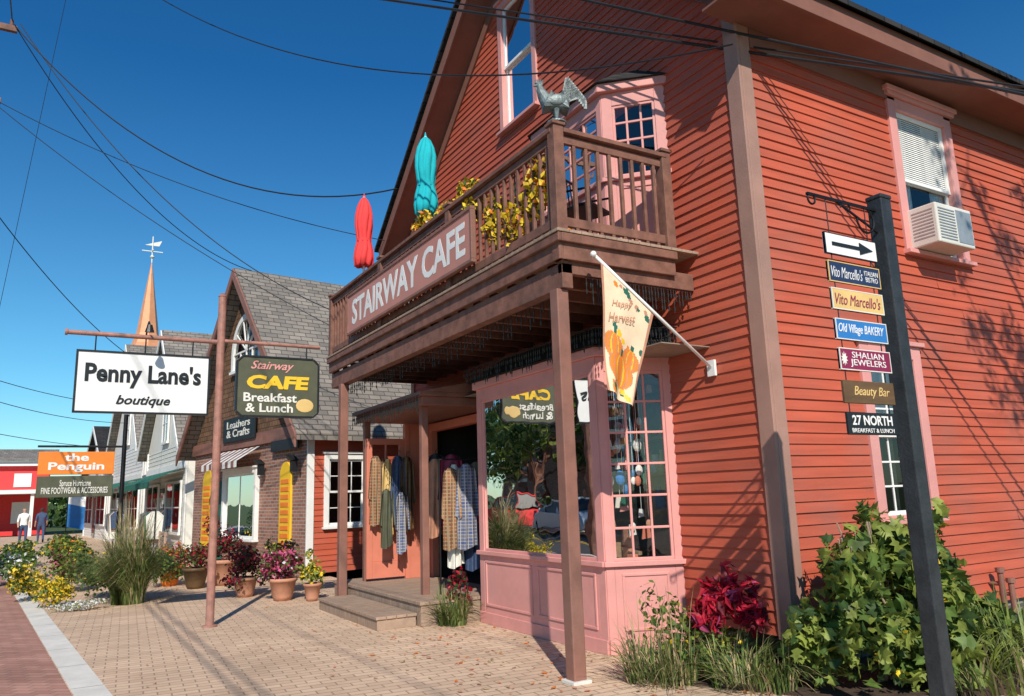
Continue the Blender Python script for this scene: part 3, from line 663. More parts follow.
for i,(t,z0,z1,mb,mt) in enumerate(sg):
    q=MB(TP); a,c=4.135+.004*i,4.665; q.box(a,c,-.01,.01,z0,z1); q.obj('sign_board_%d'%(i+1),SP,M[mb],.005)
    q=MB(TP); e=.006
    if mb in('white','navy','maroon','tanb','blue'):
        bm_=M['black'] if mb=='white' else (M['tanb'] if mb=='navy' else M['cream'])
        q.box(a,c,-.005,.0115,z0,z0+e); q.box(a,c,-.005,.0115,z1-e,z1); q.box(a,a+e,-.005,.0115,z0+e,z1-e); q.box(c-e,c,-.005,.0115,z0+e,z1-e); q.obj('sign_border_%d'%(i+1),SP,bm_)
    zc=(z0+z1)/2; yp=3-.0105
    if i==1:
        text(SP,'sign_text_2',"Vito Marcello's",(4.32,yp,zc),(1,0,0),.1,M['white'],.31,.075,.4,-.001,1,.002); text(SP,'sign_text_2b',"ITALIAN\nBISTRO",(4.57,yp,zc),(1,0,0),.1,M['white'],.14,.075,0,-.001,1,.002)
    elif i==6:
        text(SP,'sign_text_7',"27 NORTH",(4.4,yp,zc+.02),(1,0,0),.1,M['white'],.4,.062,0,.002,1,.002); text(SP,'sign_text_7b',"BREAKFAST & LUNCH",(4.4,yp,zc-.043),(1,0,0),.1,M['white'],.42,.026,0,0,1,.002)
    elif t: text(SP,'sign_text_%d'%(i+1),t,(4.4+(.03 if i in(4,5) else 0),yp,zc),(1,0,0),.1,M[mt],.46 if i not in(4,5) else .36,.1 if '\n' in t else .075,.3 if i in(2,3,5) else 0,0,1,.002)
    else:
        q=MB(TP); q.ext([(4.2,.0115,zc-.012),(4.2,.0115,zc+.012),(4.48,.0115,zc+.012),(4.48,.0115,zc+.042),(4.62,.0115,zc),(4.48,.0115,zc-.042),(4.48,.0115,zc-.012)],(0,.003,0)); q.obj('arrow',SP,M['black'])
    if i==4:
        q=MB(TP); n8=20; q.ext([(4.19+.032*math.cos(2*math.pi*k/n8)*(1 if k%2 else .55),.0115,zc+.045*math.sin(2*math.pi*k/n8)*(1 if k%2 else .55)) for k in range(n8)],(0,.002,0)); q.obj('emblem',SP,M['cream'])

# ---------------------------------------------------------------- sign pole
PL=empty('shop_sign_pole',(1.87,11.3,0)); b=MB()
b.cyl((1.87,11.3,0),(1.87,11.3,4.55),.055,None,16); b.cyl((1.87,11.3,4.55),(1.87,11.3,4.6),.062,.03,16); b.lathe((1.87,11.3,0),[(.1,0),(.1,.02),(.06,.03)],16)
b.cyl((-.03,11.3,3.88),(1.82,11.3,3.88),.032,None,12); b.cyl((-.06,11.3,3.88),(-.03,11.3,3.88),.045,None,12)
b.cyl((1.9,11.3,3.9),(3.3,11.3,3.9),.028,None,12)
b.obj('pole_and_arms',PL,M['steelred'],0)
b=MB(); b.box(.1,1.72,11.28,11.32,2.84,3.64); b.obj('boutique_sign_board',PL,M['white'],.008)
b=MB()
for q in ((.085,1.735,2.825,2.85),(.085,1.735,3.63,3.655)): b.box(q[0],q[1],11.27,11.33,q[2],q[3])
for q in ((.085,.11,2.85,3.63),(1.71,1.735,2.85,3.63)): b.box(q[0],q[1],11.27,11.33,q[2],q[3])
for x in (.3,.9,1.5): b.cyl((x,11.3,3.65),(x,11.3,3.86),.01,None,6)
for x in (2.25,3.1): b.cyl((x,11.3,3.72),(x,11.3,3.88),.01,None,6)
for x in (.9,): 
    b.tube([(x,11.3,3.9),(x,11.2,4.0),(x,11.0,4.03),(x,10.85,3.95)],.012,6); b.cyl((x,10.85,3.96),(x,10.86,3.86),.03,.06,10)
b.obj('frame_hangers_lamp',PL,M['black'],0)
for hd,yy in (((1,0,0),11.276),((-1,0,0),11.324)):
    text(PL,'boutique_lettering',"Penny Lane's",(.91,yy,3.33),hd,.4,M['black'],1.42,.33,.0,.012); text(PL,'boutique_lettering_small',"boutique",(.91,yy,2.99),hd,.2,M['black'],.66,.16,.3,.004)
b=MB(); y0,y1=11.28,11.32
pts=[(2.1,2.9),(2.18,2.83),(3.2,2.83),(3.28,2.9),(3.28,3.62),(3.2,3.7),(2.18,3.7),(2.1,3.62)]
b.ext([(x,y0,z) for x,z in pts],(0,y1-y0,0)); b.obj('cafe_sign_board',PL,M['olive'],.006)
b=MB()
for (p,q) in zip(pts,pts[1:]+pts[:1]): b.beam((p[0],11.3,p[1]),(q[0],11.3,q[1]),.06,.03)
b.obj('cafe_sign_frame',PL,M['black'],.004)
for hd,yy in (((1,0,0),11.276),((-1,0,0),11.324)):
    text(PL,'cafe_lettering_top',"Stairway",(2.6,yy,3.56),hd,.2,M['pink'],.62,.16,.4,.003)
    text(PL,'cafe_lettering',"CAFE",(2.69,yy,3.33),hd,.3,M['yellow'],.9,.2,.1,.014)
    text(PL,'cafe_lettering_low',"Breakfast\n& Lunch",(2.58,yy,3.03),hd,.2,M['cream'],.76,.28,.0,.004)
b=MB(); b.ell((3.08,11.275,3.0),(.13,.006,.1)); b.obj('painted_plate',PL,M['tanb'])

# ---------------------------------------------------------------- neighbour brick shop
NB=empty('brick_gable_shop',(4,20.3,0)); hN=V((-.16,.987,0)).normalized(); nN=V((-.987,-.16,0)).normalized(); A0=V((4.6,16.6,0))
TN=(A0,hN,nN); W=7.5; EA=3.24; RZ=7.5
sN=-nN; TNS=(A0,sN,-hN)
b=MB(TN)
b.quad((0,0,0),(W,0,0),(W,0,EA),(0,0,EA)); b.obj('brick_front',NB,M['brick'],norm=False)
b=MB(TN); b.quad((0,0.01,EA),(W,0.01,EA),(W/2,0.01,RZ)); b.obj('shingled_gable',NB,M['shake'],norm=False)
b=MB(TN); b.quad((W,0,0),(W,-11,0),(W,-11,EA),(W,0,EA)); b.quad((0,-11,0),(W,-11,0),(W,-11,EA),(W/2,-11,RZ),(0,-11,EA)); b.obj('rear_walls',NB,M['cream'],norm=False)
siding(NB,'side_siding',TNS,.1,EA,lambda z:(0,11),[(.4,1.5,1.05,2.62)],M['red'],.12)
b=MB(TNS); b.box(0,.16,0,.05,0,EA); b.box(.16,11,0,.04,EA-.28,EA-.02); b.obj('white_corner_trim',NB,M['white'],.005)
window(NB,'side_window',TNS,.4,1.5,1.05,2.62,M['white'],M['white'],3,2,True,None,.12)
b=MB(TN)
s=(RZ-EA)/(W/2)
for sg_ in (0,1):
    f=(lambda q:q) if sg_==0 else (lambda q:W-q)
    b.ext([(f(-.35),.4,EA-.35*s+.05),(f(W/2),.4,RZ+.05),(f(W/2),.4,RZ+.2),(f(-.35),.4,EA-.35*s+.2)],(0,-11.6,0))
b.obj('roof',NB,M['shingle'])
b=MB(TN)
for sg_ in (0,1):
    f=(lambda q:q) if sg_==0 else (lambda q:W-q)
    b.ext([(f(-.36),.45,EA-.36*s-.1),(f(W/2),.45,RZ-.1),(f(W/2),.45,RZ+.18),(f(-.36),.45,EA-.36*s+.18)],(0,-.045,0))
b.box(-.05,W+.05,.0,.08,EA-.25,EA+.05)
b.obj('rake_boards',NB,M['brown'],.006)
b=MB(TN); cx=3.6; n=16
def archpts(r,z0,zc,d): return [(cx-r,d,z0)]+[(cx-r*math.cos(math.pi*i/n),d,zc+r*math.sin(math.pi*i/n)) for i in range(n+1)]+[(cx+r,d,z0)]
P1=archpts(1.0,5.05,5.5,.09); P2=archpts(.86,5.05,5.5,.09)
for i in range(len(P1)-1): b.ext([P1[i],P1[i+1],P2[i+1],P2[i]],(0,-.08,0))
for k in range(1,5): a=math.pi*k/5; b.beam((cx,.06,5.5),(cx-.86*math.cos(a),.06,5.5+.86*math.sin(a)),.03,.03)
b.box(cx-1.05,cx+1.05,.01,.12,4.98,5.05); b.box(cx-.86,cx+.86,.03,.07,5.48,5.52)
for k in (-.4,0,.4): b.box(cx+k-.015,cx+k+.015,.03,.07,5.05,5.48)
b.obj('arched_window_frame',NB,M['white'],0)
b=MB(TN); b.add(archpts(.86,5.05,5.5,.03),[tuple(range(n+3))]); b.obj('arched_window_glass',NB,M['glassr'],norm=False)
b=MB(TN); b.add(archpts(.86,5.05,5.5,.015),[tuple(range(n+3))]); b.obj('arched_window_interior',NB,M['room'],norm=False)
for (s0,s1,nm) in ((.7,1.3,'a'),(5.9,6.6,'b')):
    b=MB(TN); c=(s0+s1)/2; r=(s1-s0)/2; pts=[(s0,.0,.5)]+[(c-r*math.cos(math.pi*i/10),.0,2.2+r*math.sin(math.pi*i/10)) for i in range(11)]+[(s1,.0,.5)]
    b.ext(pts,(0,.05,0)); b.obj('arched_shutter_'+nm,NB,M['yellow'],.005)
    b=MB(TN)
    for k in range(9): b.box(s0+.08,s1-.08,.05,.062,.65+k*.17,.75+k*.17)
    b.obj('shutter_slats_'+nm,NB,M['orange'],.003)
window(NB,'shop_window',((A0+nN*.06),hN,nN),2.6,4.9,.75,2.45,M['white'],M['white'],2,1,False,None,.12,glass=M['glassr'])
b=MB(TN); n=14
for i in range(n):
    b.cm=i%2; x0=2.4+2.7*i/n; x1=2.4+2.7*(i+1)/n
    b.quad((x0,.1,2.95),(x1,.1,2.95),(x1,.65,2.6),(x0,.65,2.6)); b.quad((x0,.65,2.6),(x1,.65,2.6),(x1,.65,2.45),(x0,.65,2.45))
b.obj('striped_awning',NB,[M['white'],M['brown']],norm=False)
b=MB(TN); b.box(2.7,4.9,.085,.13,3.18,3.8); b.box(.2,1.7,.085,.12,2.75,3.0); b.obj('shop_name_board',NB,M['black'],.006)
text(NB,'shop_lettering','Leathers\n& Crafts',A0+hN*3.8+nN*.137+V((0,0,3.5)),-hN,.3,M['cream'],1.6,.42,0,.004)
b=MB(TN); b.box(5.0,5.8,.0,.05,.05,2.2); b.obj('shop_door',NB,M['green'],.005)
b=MB(TN)
for x in (.35,2.2): b.box(x-.07,x+.07,.08,.2,2.25,2.5); b.ext([(x-.1,.06,2.5),(x+.1,.06,2.5),(x,.14,2.62)],(0,.18,0))
b.obj('wall_lanterns',NB,M['black'])

# ---------------------------------------------------------------- white shops further down
def gshop(name,A,B,eave,ridge,depth,wall,roof,awn,side=None):
    A=V((*A,0));B=V((*B,0)); h=(B-A).normalized(); n=V((-h.y,h.x,0)); W=(B-A).length; T=(A,h,n); e=empty(name,tuple((A+B)/2))
    b=MB(T); b.quad((0,0,0),(W,0,0),(W,0,eave),(W/2,0,ridge),(0,0,eave)); b.quad((0,0,0),(0,-depth,0),(0,-depth,eave),(0,0,eave)); b.quad((W,0,0),(W,-depth,0),(W,-depth,eave),(W,0,eave)); b.obj('walls',e,wall,norm=False)
    s=(ridge-eave)/(W/2); b=MB(T)
    for k in (0,1):
        f=(lambda q:q) if k==0 else (lambda q:W-q)
        b.ext([(f(-.3),.35,eave-.3*s+.05),(f(W/2),.35,ridge+.05),(f(W/2),.35,ridge+.17),(f(-.3),.35,eave-.3*s+.17)],(0,-depth-.5,0))
    b.obj('roof',e,roof)
    b=MB(T)
    for k in (0,1):
        f=(lambda q:q) if k==0 else (lambda q:W-q)
        b.ext([(f(-.32),.39,eave-.32*s-.08),(f(W/2),.39,ridge-.08),(f(W/2),.39,ridge+.15),(f(-.32),.39,eave-.32*s+.15)],(0,-.035,0))
    b.box(0,.15,-.03,.04,0,eave); b.box(W-.15,W,-.03,.04,0,eave); b.box(.15,W-.15,0,.05,2.75,2.95)
    z=.15
    b.obj('trim',e,M['white'])
    b=MB(T)
    while z<eave: b.box(.15,W-.15,.0,.012,z,z+.02); z+=.14
    b.obj('clapboard_lines',e,wall)
    b=MB(T); b.box(.6,W*.4,.02,.05,.8,2.3); b.box(W*.6,W-.6,.02,.05,.8,2.3); b.box(W*.44,W*.56,.02,.05,.1,2.2); b.box(W/2-.5,W/2+.5,.02,.05,eave+.2,min(eave+1.5,ridge-1)); b.obj('window_glass',e,M['glassr'])
    b=MB(T)
    for (x0,x1,z0,z1) in ((.6,W*.4,.8,2.3),(W*.6,W-.6,.8,2.3),(W/2-.5,W/2+.5,eave+.2,min(eave+1.5,ridge-1))): b.box(x0,x1,.013,.018,z0,z1)
    b.obj('dark_reveals',e,M['room'])
    b=MB(T)
    for (x0,x1,z0,z1) in ((.6,W*.4,.8,2.3),(W*.6,W-.6,.8,2.3),(W/2-.5,W/2+.5,eave+.2,min(eave+1.5,ridge-1))):
        b.box(x0-.08,x0,.02,.08,z0,z1);b.box(x1,x1+.08,.02,.08,z0,z1);b.box(x0-.08,x1+.08,.02,.09,z1,z1+.08);b.box(x0-.08,x1+.08,.02,.1,z0-.08,z0); m_=(x0+x1)/2; b.box(m_-.03,m_+.03,.05,.07,z0,z1); zz=(z0+z1)/2; b.box(x0,x1,.051,.068,zz-.02,zz+.02)
    b.obj('window_frames',e,M['white'])
    b=MB(T); b.quad((.3,.06,2.75),(W-.3,.06,2.75),(W-.3,1.0,2.35),(.3,1.0,2.35)); b.quad((.3,1.0,2.35),(W-.3,1.0,2.35),(W-.3,1.0,2.15),(.3,1.0,2.15)); b.obj('awning',e,awn,norm=False)
    return e,T,W
e,T,W_=gshop('white_gable_shop',(3.35,25.2),(2.95,33),3.6,7.6,9,M['cream'],M['shingle'],M['green'])
b=MB(T); b.cyl((1.2,-1.2,4.5),(1.2,-1.2,8.3),.09); b.cyl((1.2,-1.2,8.3),(1.2,-1.2,8.45),.16,.12); b.obj('flue_pipe',e,M['galv'])
gshop('white_gable_shop',(2.9,34),(2.3,43),4.2,8.8,10,M['white'],M['shingle'],M['green'])
gshop('white_gable_shop',(2.2,44),(1.5,54),3.4,6.0,10,M['white'],M['shdark'],M['green'])
CH=empty('church_spire_tower',(5.6,68,0)); b=MB(); b.box(3.7,7.3,66.2,69.8,0,13.0); b.box(3.5,7.5,66,70,13.0,13.4); b.box(4.2,6.8,66.7,69.3,13.4,14.2); b.obj('white_tower',CH,M['white'])
b=MB(); b.lathe((5.5,68,14.2),[(1.5,0),(1.15,.5),(.85,1.4),(.02,7.6)],8); b.obj('copper_spire',CH,M['copper'])
b=MB(); b.cyl((5.5,68,21.7),(5.5,68,24),.05); b.beam((4.7,68,22.7),(6.3,68,22.7),.07,.07); b.beam((5.5,67.4,22.7),(5.5,68.6,22.7),.07,.07); b.ext([(4.9,68,23.2),(6.0,68,23.2),(6.2,68,23.7),(5.4,68,23.4)],(0,.08,0)); b.lathe((5.5,68,22.2),[(.02,-.2),(.2,0),(.02,.2)],10); b.obj('weathervane',CH,M['cream'])
FR=empty('red_roadside_store',(-8,63,0)); b=MB(); b.box(-16,-.6,62,70,0,4.6); b.obj('walls',FR,M['fred'])
b=MB(); b.box(-16.3,-.3,61.6,70.3,4.6,4.9); b.box(-16,-.6,59.2,62,2.7,2.95)
for i in range(8): b.box(-15.5+i*2,-15.3+i*2,59.4,59.6,0,2.7)
for i in range(7): b.box(-14.6+i*2.0,-13.6+i*2.0,61.93,61.98,3.2,4.1); b.box(-14.6+i*2.0,-13.4+i*2.0,61.93,61.98,.8,2.2)
b.obj('white_porch_and_trim',FR,M['white'])
b=MB(); b.ext([(-16.5,61.4,4.9),(-.1,61.4,4.9),(-.1,66,5.9),(-16.5,66,5.9)],(0,0,.1)); b.obj('roof',FR,M['shingle'])
leaves('distant_trees',None,LD+[LG[0]],[(-14+6*i+random.uniform(-2,2),95+random.uniform(-6,6),2,5,4,3+random.uniform(0,2)) for i in range(8)],7000,.9,8)

# ---------------------------------------------------------------- hanging sign
PG=empty('hanging_shop_sign',(1.25,20,0)); b=MB(); b.cyl((1.27,20,0),(1.27,20,3.75),.05,None,10); b.cyl((-.45,20,3.0),(1.27,20,3.0),.025,None,8); b.obj('pole',PG,M['iron'])
b=MB(); b.box(-.42,1.08,19.97,20.03,2.37,2.88); b.obj('orange_board',PG,M['orange'],.01)
b=MB(); b.box(-.42,1.08,19.97,20.03,1.87,2.34); b.obj('olive_board',PG,M['olive'],.01)
text(PG,'lettering_top','the\nPenguin',(.33,19.965,2.63),(1,0,0),.3,M['white'],1.1,.42,0,.008)
text(PG,'lettering_low','Spruce Hurricane\nFINE FOOTWEAR & ACCESSORIES',(.33,19.965,2.1),(1,0,0),.2,M['cream'],1.3,.3,0,.002)

# ---------------------------------------------------------------- people and merchandise far down the pavement
def person(loc,face,shirt,step=.12,nm='pedestrian'):
    a=face; h=V((math.cos(a),math.sin(a),0)); n=V((-math.sin(a),math.cos(a),0)); T=(V(loc),h,n); e=empty(nm,loc)
    ch=[(0,0,.95,.14),(0,0,1.15,.13),(0,0,1.38,.15),(0,0,1.5,.06),(0.01,0,1.56,.055),(.01,0,1.66,.1),(.0,0,1.72,.08),
        (0,.1,.88,.1),(step,.1,.5,.065),(step*.9,.1,.1,.045),(step+.14,.1,.05,.045),
        (0,-.1,.88,.1),(-step*.5,-.1,.5,.065),(-step*1.5,-.1,.1,.045),(-step+.06,-.1,.05,.045),
        (0,.19,1.4,.06),(-.05,.25,1.12,.045),(.06,.26,.88,.035),(.09,.26,.8,.035),(0,-.19,1.4,.06),(.03,-.25,1.12,.045),(.16,-.24,.9,.035),(.19,-.24,.83,.035)]
    ed=[(0,1),(1,2),(2,3),(3,4),(4,5),(5,6),(0,7),(7,8),(8,9),(9,10),(0,11),(11,12),(12,13),(13,14),(2,15),(15,16),(16,17),(17,18),(2,19),(19,20),(20,21),(21,22)]
    o=skinobj('body_tmp',None,T,ch,ed,M['skin']); bpy.context.view_layer.update()
    me=bpy.data.meshes.new_from_object(o.evaluated_get(bpy.context.evaluated_depsgraph_get())); bpy.data.objects.remove(o)
    me.materials.clear()
    for m in (M['skin'],shirt,M['denim'],M['hair'],M['black']): me.materials.append(m)
    for p in me.polygons:
        c=p.center-V(loc); z=c.z; side=abs(c.dot(n)); fwd=c.dot(h)
        if z>1.5: p.material_index=3 if (z>1.7 or fwd<-.01) else 0
        elif z>.93 : p.material_index=1 if not(side>.2 and z<1.1) else 0
        elif side>.19 : p.material_index=0
        elif z<.09: p.material_index=4
        else: p.material_index=2
        p.use_smooth=True
    ob=bpy.data.objects.new('figure',me); COL.objects.link(ob); ob.parent=e; ob.matrix_parent_inverse=Matrix.Translation(-e.location)
person((-1.3,44,0.004),math.radians(-80),M['white']); person((-.6,46,0),math.radians(95),M['denim'])
def rack(loc,L,cols,sd):
    R=random.Random(sd); e=empty('clothes_rack',loc); x,y,z=loc; b=MB()
    for k in (-L/2,L/2): b.cyl((x,y+k,0),(x,y+k,1.5),.018,None,6); b.beam((x-.25,y+k,.03),(x+.25,y+k,.03),.03,.03)
    b.cyl((x,y-L/2,1.5),(x,y+L/2,1.5),.016,None,6); b.obj('frame',e,M['iron'])
    b=MB(); k=-L/2+.06
    while k<L/2-.05:
        b.cm=R.randrange(len(cols)); hh=R.uniform(.6,1.0); w=R.uniform(.2,.26)
        b.ext([(x-w*.4,y+k,1.46),(x+w*.4,y+k,1.46),(x+w,y+k,1.32),(x+w*.8,y+k,1.46-hh),(x-w*.8,y+k,1.46-hh),(x-w,y+k,1.32)],(0,.03,0)); k+=R.uniform(.05,.1)
    b.obj('garments',e,cols)
cl=[M['denim'],M['cream'],M['terra'],M['green'],M['maroon']]
rack((2.6,26.5,0),1.2,cl,1); rack((2.0,33.8,0),1.4,cl,2)
e=empty('small_blue_flag',(.25,24,0)); b=MB(); b.cyl((.25,24,0),(.25,24,2.1),.014,None,6); b.lathe((.25,24,0),[(.15,0),(.15,.03),(.03,.05)],12); b.obj('pole',e,M['iron'])
b=MB()
for i in range(6): b.cm=0 if i<4 else 1; z0=1.15+.15*i; b.quad((.25,24,z0),(.25+.42,24+.06*math.sin(i),z0-.1),(.25+.42,24+.06*math.sin(i+1),z0+.05),(.25,24,z0+.15))
b.obj('cloth',e,[M['blue'],M['white']],norm=False)
e=empty('wooden_bench',(2.4,24.2,0)); b=MB()
for k in range(4): b.box(2.2+k*.11,2.29+k*.11,23.5,25.0,.42,.45)
for k in range(3): b.box(2.66,2.69,23.5,25.0,.52+k*.13,.61+k*.13)
for yy in (23.6,24.9): b.box(2.2,2.26,yy-.03,yy+.03,0,.42); b.box(2.62,2.68,yy-.03,yy+.03,0,.9)
b.obj('slats_and_legs',e,M['deckw'],.004)

# ---------------------------------------------------------------- wires and utility pole
UP=empty('utility_pole',(-2.7,17,0)); b=MB(); b.cyl((-2.7,17,-.15),(-2.7,17,12.3),.16,.12,14); b.beam((-3.9,17,11.2),(-1.35,17,11.2),.1,.12); b.beam((-3.6,17,9.6),(-1.5,17,9.6),.08,.1)
for x in (-3.7,-3.1,-2.2,-1.45): b.cyl((x,17,11.26),(x,17,11.4),.04,.03,8)
b.obj('pole_and_crossarms',UP,M['rail'])
UP=empty('utility_pole',(-1.9,-19,0)); b=MB(); b.cyl((-1.9,-19,-.15),(-1.9,-19,12.3),.16,.12,14); b.beam((-3.1,-19,11.2),(-.7,-19,11.2),.1,.12); b.obj('pole_and_crossarms',UP,M['rail'])  # unseen pole behind the viewer, added to carry the shadow-casting spans
def wire(pts_sag,r,nm='overhead_wire'):
    (p,q,sag)=pts_sag; p=V(p);q=V(q); n=28; b=MB()
    pts=[p.lerp(q,i/n)-V((0,0,sag*4*(i/n)*(1-i/n))) for i in range(n+1)]
    b.tube(pts,r,6); b.obj(nm,None,M['black'],norm=False)
def extend(p,q,k0,k1):
    p=V(p);q=V(q);d=q-p; return p-d*k0,q+d*k1
a,c=extend((3.2,8,7.7),(7.13,3.0,4.95),1.5,1.2); wire((a,c,0.0),.016)
a,c=extend((3.35,8,7.82),(7.13,3.0,5.0),1.5,1.2); wire((a,c,0.0),.010)
a,c=extend((4.59,6.0,6.92),(7.02,2.95,4.87),1.5,2.2); wire((a,c,0.0),.014)
wire(((.87,12.1,9.56),(5.2,4.5,5.7),.75),.009)
wire(((-1.4,17,11.3),(5.1,12.6,7.3),1.35),.014)
wire(((-1.6,17,9.6),(5.15,13.3,6.5),.35),.008)
wire(((-1.7,17,9.6),(3.9,12.75,4.6),.25),.008)
wire(((-1.4,17,11.3),(4.0,20.0,7.6),.9),.010)
wire(((-1.3,17,11.35),(3.9,12.8,4.9),.8),.010)
for k,(xa,xb,zz) in enumerate(((-1.45,-.8,11.4),(-3.1,-2.4,11.4),(-2.6,-1.8,8.3),(-2.55,-1.75,7.9))): wire(((xa,17,zz),(xb,-19,zz),1.0),.018 if k>1 else .014)  # unseen spans, added for the thin shadow lines they cast on the paving
a,c=extend((-.8,24.2,16.6),(-1.9,26.9,7.5),.4,.8); wire((a,c,0),.008)
wire(((-3,17,9.6),(3.2,30,6.2),.9),.012); wire(((-6,30,7.5),(2.6,40,6.3),.5),.014); wire(((-6,30,6.9),(2.6,40,5.5),.6),.014)
wire(((-6,30,5.2),(2.4,44,4.6),.3),.014)

# ---------------------------------------------------------------- plants
bu=empty('green_shrub',(6.1,4.2,0))
leaves('foliage',bu,[LG[0],LG[1],LG[2],LY],[(5.7,4.2,.85,.3,.28,.4),(6.1,4.1,1.0,.3,.28,.34),(5.35,4.3,.4,.33,.28,.34),(6.45,4.05,.7,.35,.3,.35),(6.0,3.9,.35,.6,.35,.32),(6.95,4.1,.4,.4,.3,.3),(6.8,4.2,1.0,.14,.12,.32),(5.45,4.15,.9,.16,.14,.2),(5.95,4.2,1.3,.14,.12,.16),(6.6,4.1,1.2,.1,.1,.2),(7.3,4.0,.25,.3,.25,.25),(7.0,4.2,1.3,.08,.08,.2)],3300,.125,11,[4,4.5,2,.12],.5,.15,.75,True)
b=MB(); R=random.Random(9)
for i in range(30):
    x=R.uniform(5.5,6.9); b.tube([(6.1+R.uniform(-.3,.3),4.2,0),((x+6.1)/2,4.2+R.uniform(-.2,.2),.5),(x,4.2+R.uniform(-.15,.15),R.uniform(.8,1.3))],.008,5)
b.obj('stems',bu,M['deckw'])
blades('daylily_leaves',None,[LGR,LG[1],LT],(7.2,3.6,0),160,.7,.5,.025,3,.4,[3,2,1])
blades('daylily_leaves',None,[LGR,LG[1],LT],(6.3,3.55,0),140,.5,.45,.022,4,.4,[3,2,1])
blades('garden_grass_clump',None,[LGR,LGD,LT],(4.55,5.35,0),260,.55,.6,.013,5,.3,[3,2,2],1.6)
blades('garden_grass_clump',None,[LGR,LGD,LT],(5.0,4.75,0),300,.5,.6,.013,6,.34,[3,2,2],1.6)
blades('garden_grass_clump',None,[LGR,LGD,LT],(4.45,9.2,0),340,.55,.45,.013,7,.18,[3,2,1],1.6)
blades('dry_flower_stems',None,[LT,LGR],(4.5,5.3,0),36,.9,.35,.007,8,.25,[3,1],.5)
rp=empty('red_amaranth_plant',(5.15,5.1,0)); leaves('foliage',rp,[LR,LP,LB],[(5.15,5.1,.66,.2,.17,.16),(4.98,5.2,.5,.15,.14,.15),(5.32,5.0,.5,.16,.14,.16),(5.2,5.1,.86,.07,.06,.12),(5.02,5.2,.72,.05,.05,.12),(5.35,5.0,.74,.05,.05,.1)],620,.15,12,[6,.5,2],.2,.2,.32)
leaves('under_foliage',rp,[LG[0],LG[1],LG[2],LY],[(5.0,5.2,.22,.4,.3,.2),(4.85,5.5,.35,.22,.22,.3),(4.75,5.7,.6,.1,.1,.2)],900,.07,13,[3,2,2,.6])
leaves('burgundy_perennial',None,[LB,LG[2],LR],[(4.62,9.35,.4,.15,.16,.28)],220,.08,14)
og=empty('ornamental_grass',(1.25,15,0))
blades('blades',og,[LGR,LGD,LT],(1.15,15,0),1500,1.55,1.15,.014,21,.25,[5,2,2],1.6)
blades('seed_heads',og,[LT,LT],(1.15,15,0),130,1.75,.85,.035,22,.2,None,.7)
def flowers(nm,c,r,mats,n,size,w=None,sd=1):
    R=random.Random(sd); cl=[(c[0],c[1],c[2],r[0]*.8,r[1]*.8,r[2]*.85)]
    for k in range(7): 
        a=R.uniform(0,6.28); q=R.uniform(.3,.9); s=R.uniform(.25,.5); cl.append((c[0]+math.cos(a)*r[0]*q,c[1]+math.sin(a)*r[1]*q,c[2]*R.uniform(.6,1.7),r[0]*s,r[1]*s,r[2]*s))
    leaves(nm,None,mats,cl,n,size,sd,w,.6,.15,.7)
flowers('yellow_mum_plant',(.05,15.4,.25),(.4,.4,.25),[LY,LG[0]],1100,.06,[2.5,1.4],31)
flowers('white_alyssum_plant',(.35,14.6,.08),(.45,.3,.1),[LW,LG[1]],700,.045,[4,1],32)
flowers('yellow_mum_plant',(-.3,17,.35),(.4,.5,.35),[LY,LG[0],LG[2]],1000,.07,[3,2,1],33)
flowers('green_border_plant',(.7,16.2,.45),(.4,.6,.45),[LG[0],LG[2],LY],1500,.07,[5,4,.6],34)
flowers('purple_border_plant',(.3,18,.5),(.45,.6,.4),[LB,LG[0],LP,LG[1]],1200,.08,[1.5,4,.4,2],35)
flowers('orange_border_plant',(.4,20.5,.5),(.5,.8,.6),[LO,LG[0],LY,LG[1]],1400,.09,[.6,3,.6,2],36)
flowers('green_border_plant',(1.9,17.5,.4),(.4,.5,.4),[LG[0],LG[2],LG[1]],1000,.08,None,37)
flowers('white_border_plant',(-.7,21,.4),(.5,.8,.4),[LW,LG[0]],900,.09,[1,3],38)
flowers('green_border_plant',(-.9,27,.4),(.7,1.2,.4),[LG[0],LG[2],LY],1100,.12,[4,4,1],39)
flowers('green_border_plant',(.2,31,.4),(.6,1.2,.4),[LG[0],LG[2],LR],900,.12,[4,4,.5],40)
def pot(c,r,h,m,mats,fr,n,w,sd,nm='potted_flowers'):
    e=empty(nm,(c[0],c[1],0)); b=MB(); b.lathe((c[0],c[1],0),[(r*.6,0),(r*.75,h*.2),(r*.97,h*.85),(r*1.08,h*.86),(r*1.08,h),(r*.92,h),(r*.88,h*.9)],22); b.obj('pot',e,m,0,True)
    R=random.Random(sd); cl=[(c[0],c[1],h+fr[1]*.6,fr[0]*.75,fr[0]*.75,fr[1]*.75)]
    for k in range(7):
        a=R.uniform(0,6.28); cl.append((c[0]+math.cos(a)*fr[0]*.75,c[1]+math.sin(a)*fr[0]*.75,h+fr[1]*R.uniform(-.2,1.6),fr[0]*.35,fr[0]*.35,fr[1]*.35))
    leaves('blooms',e,mats,cl,n,.075,sd,w,.5,.15,.6)
pot((3.35,13.4),.22,.36,M['terra'],[LP,LB,LG[0],LW],(.42,.36),1400,[3,3.5,3,.5],41)
pot((2.95,14.4),.2,.34,M['terra'],[LB,LR,LG[2]],(.42,.4),1200,[5,1,2],42)
pot((3.6,14.6),.16,.3,M['conc'],[LY,LG[0],LG[1]],(.3,.42),600,[1,3,2],43)
pot((2.45,16.6),.24,.4,M['wood'],[LG[0],LR,LB],(.4,.35),900,[2,1,2],44)
pot((2.1,17.6),.22,.4,M['orange'],[LG[0],LO,LP],(.35,.3),700,[3,2,1],45)
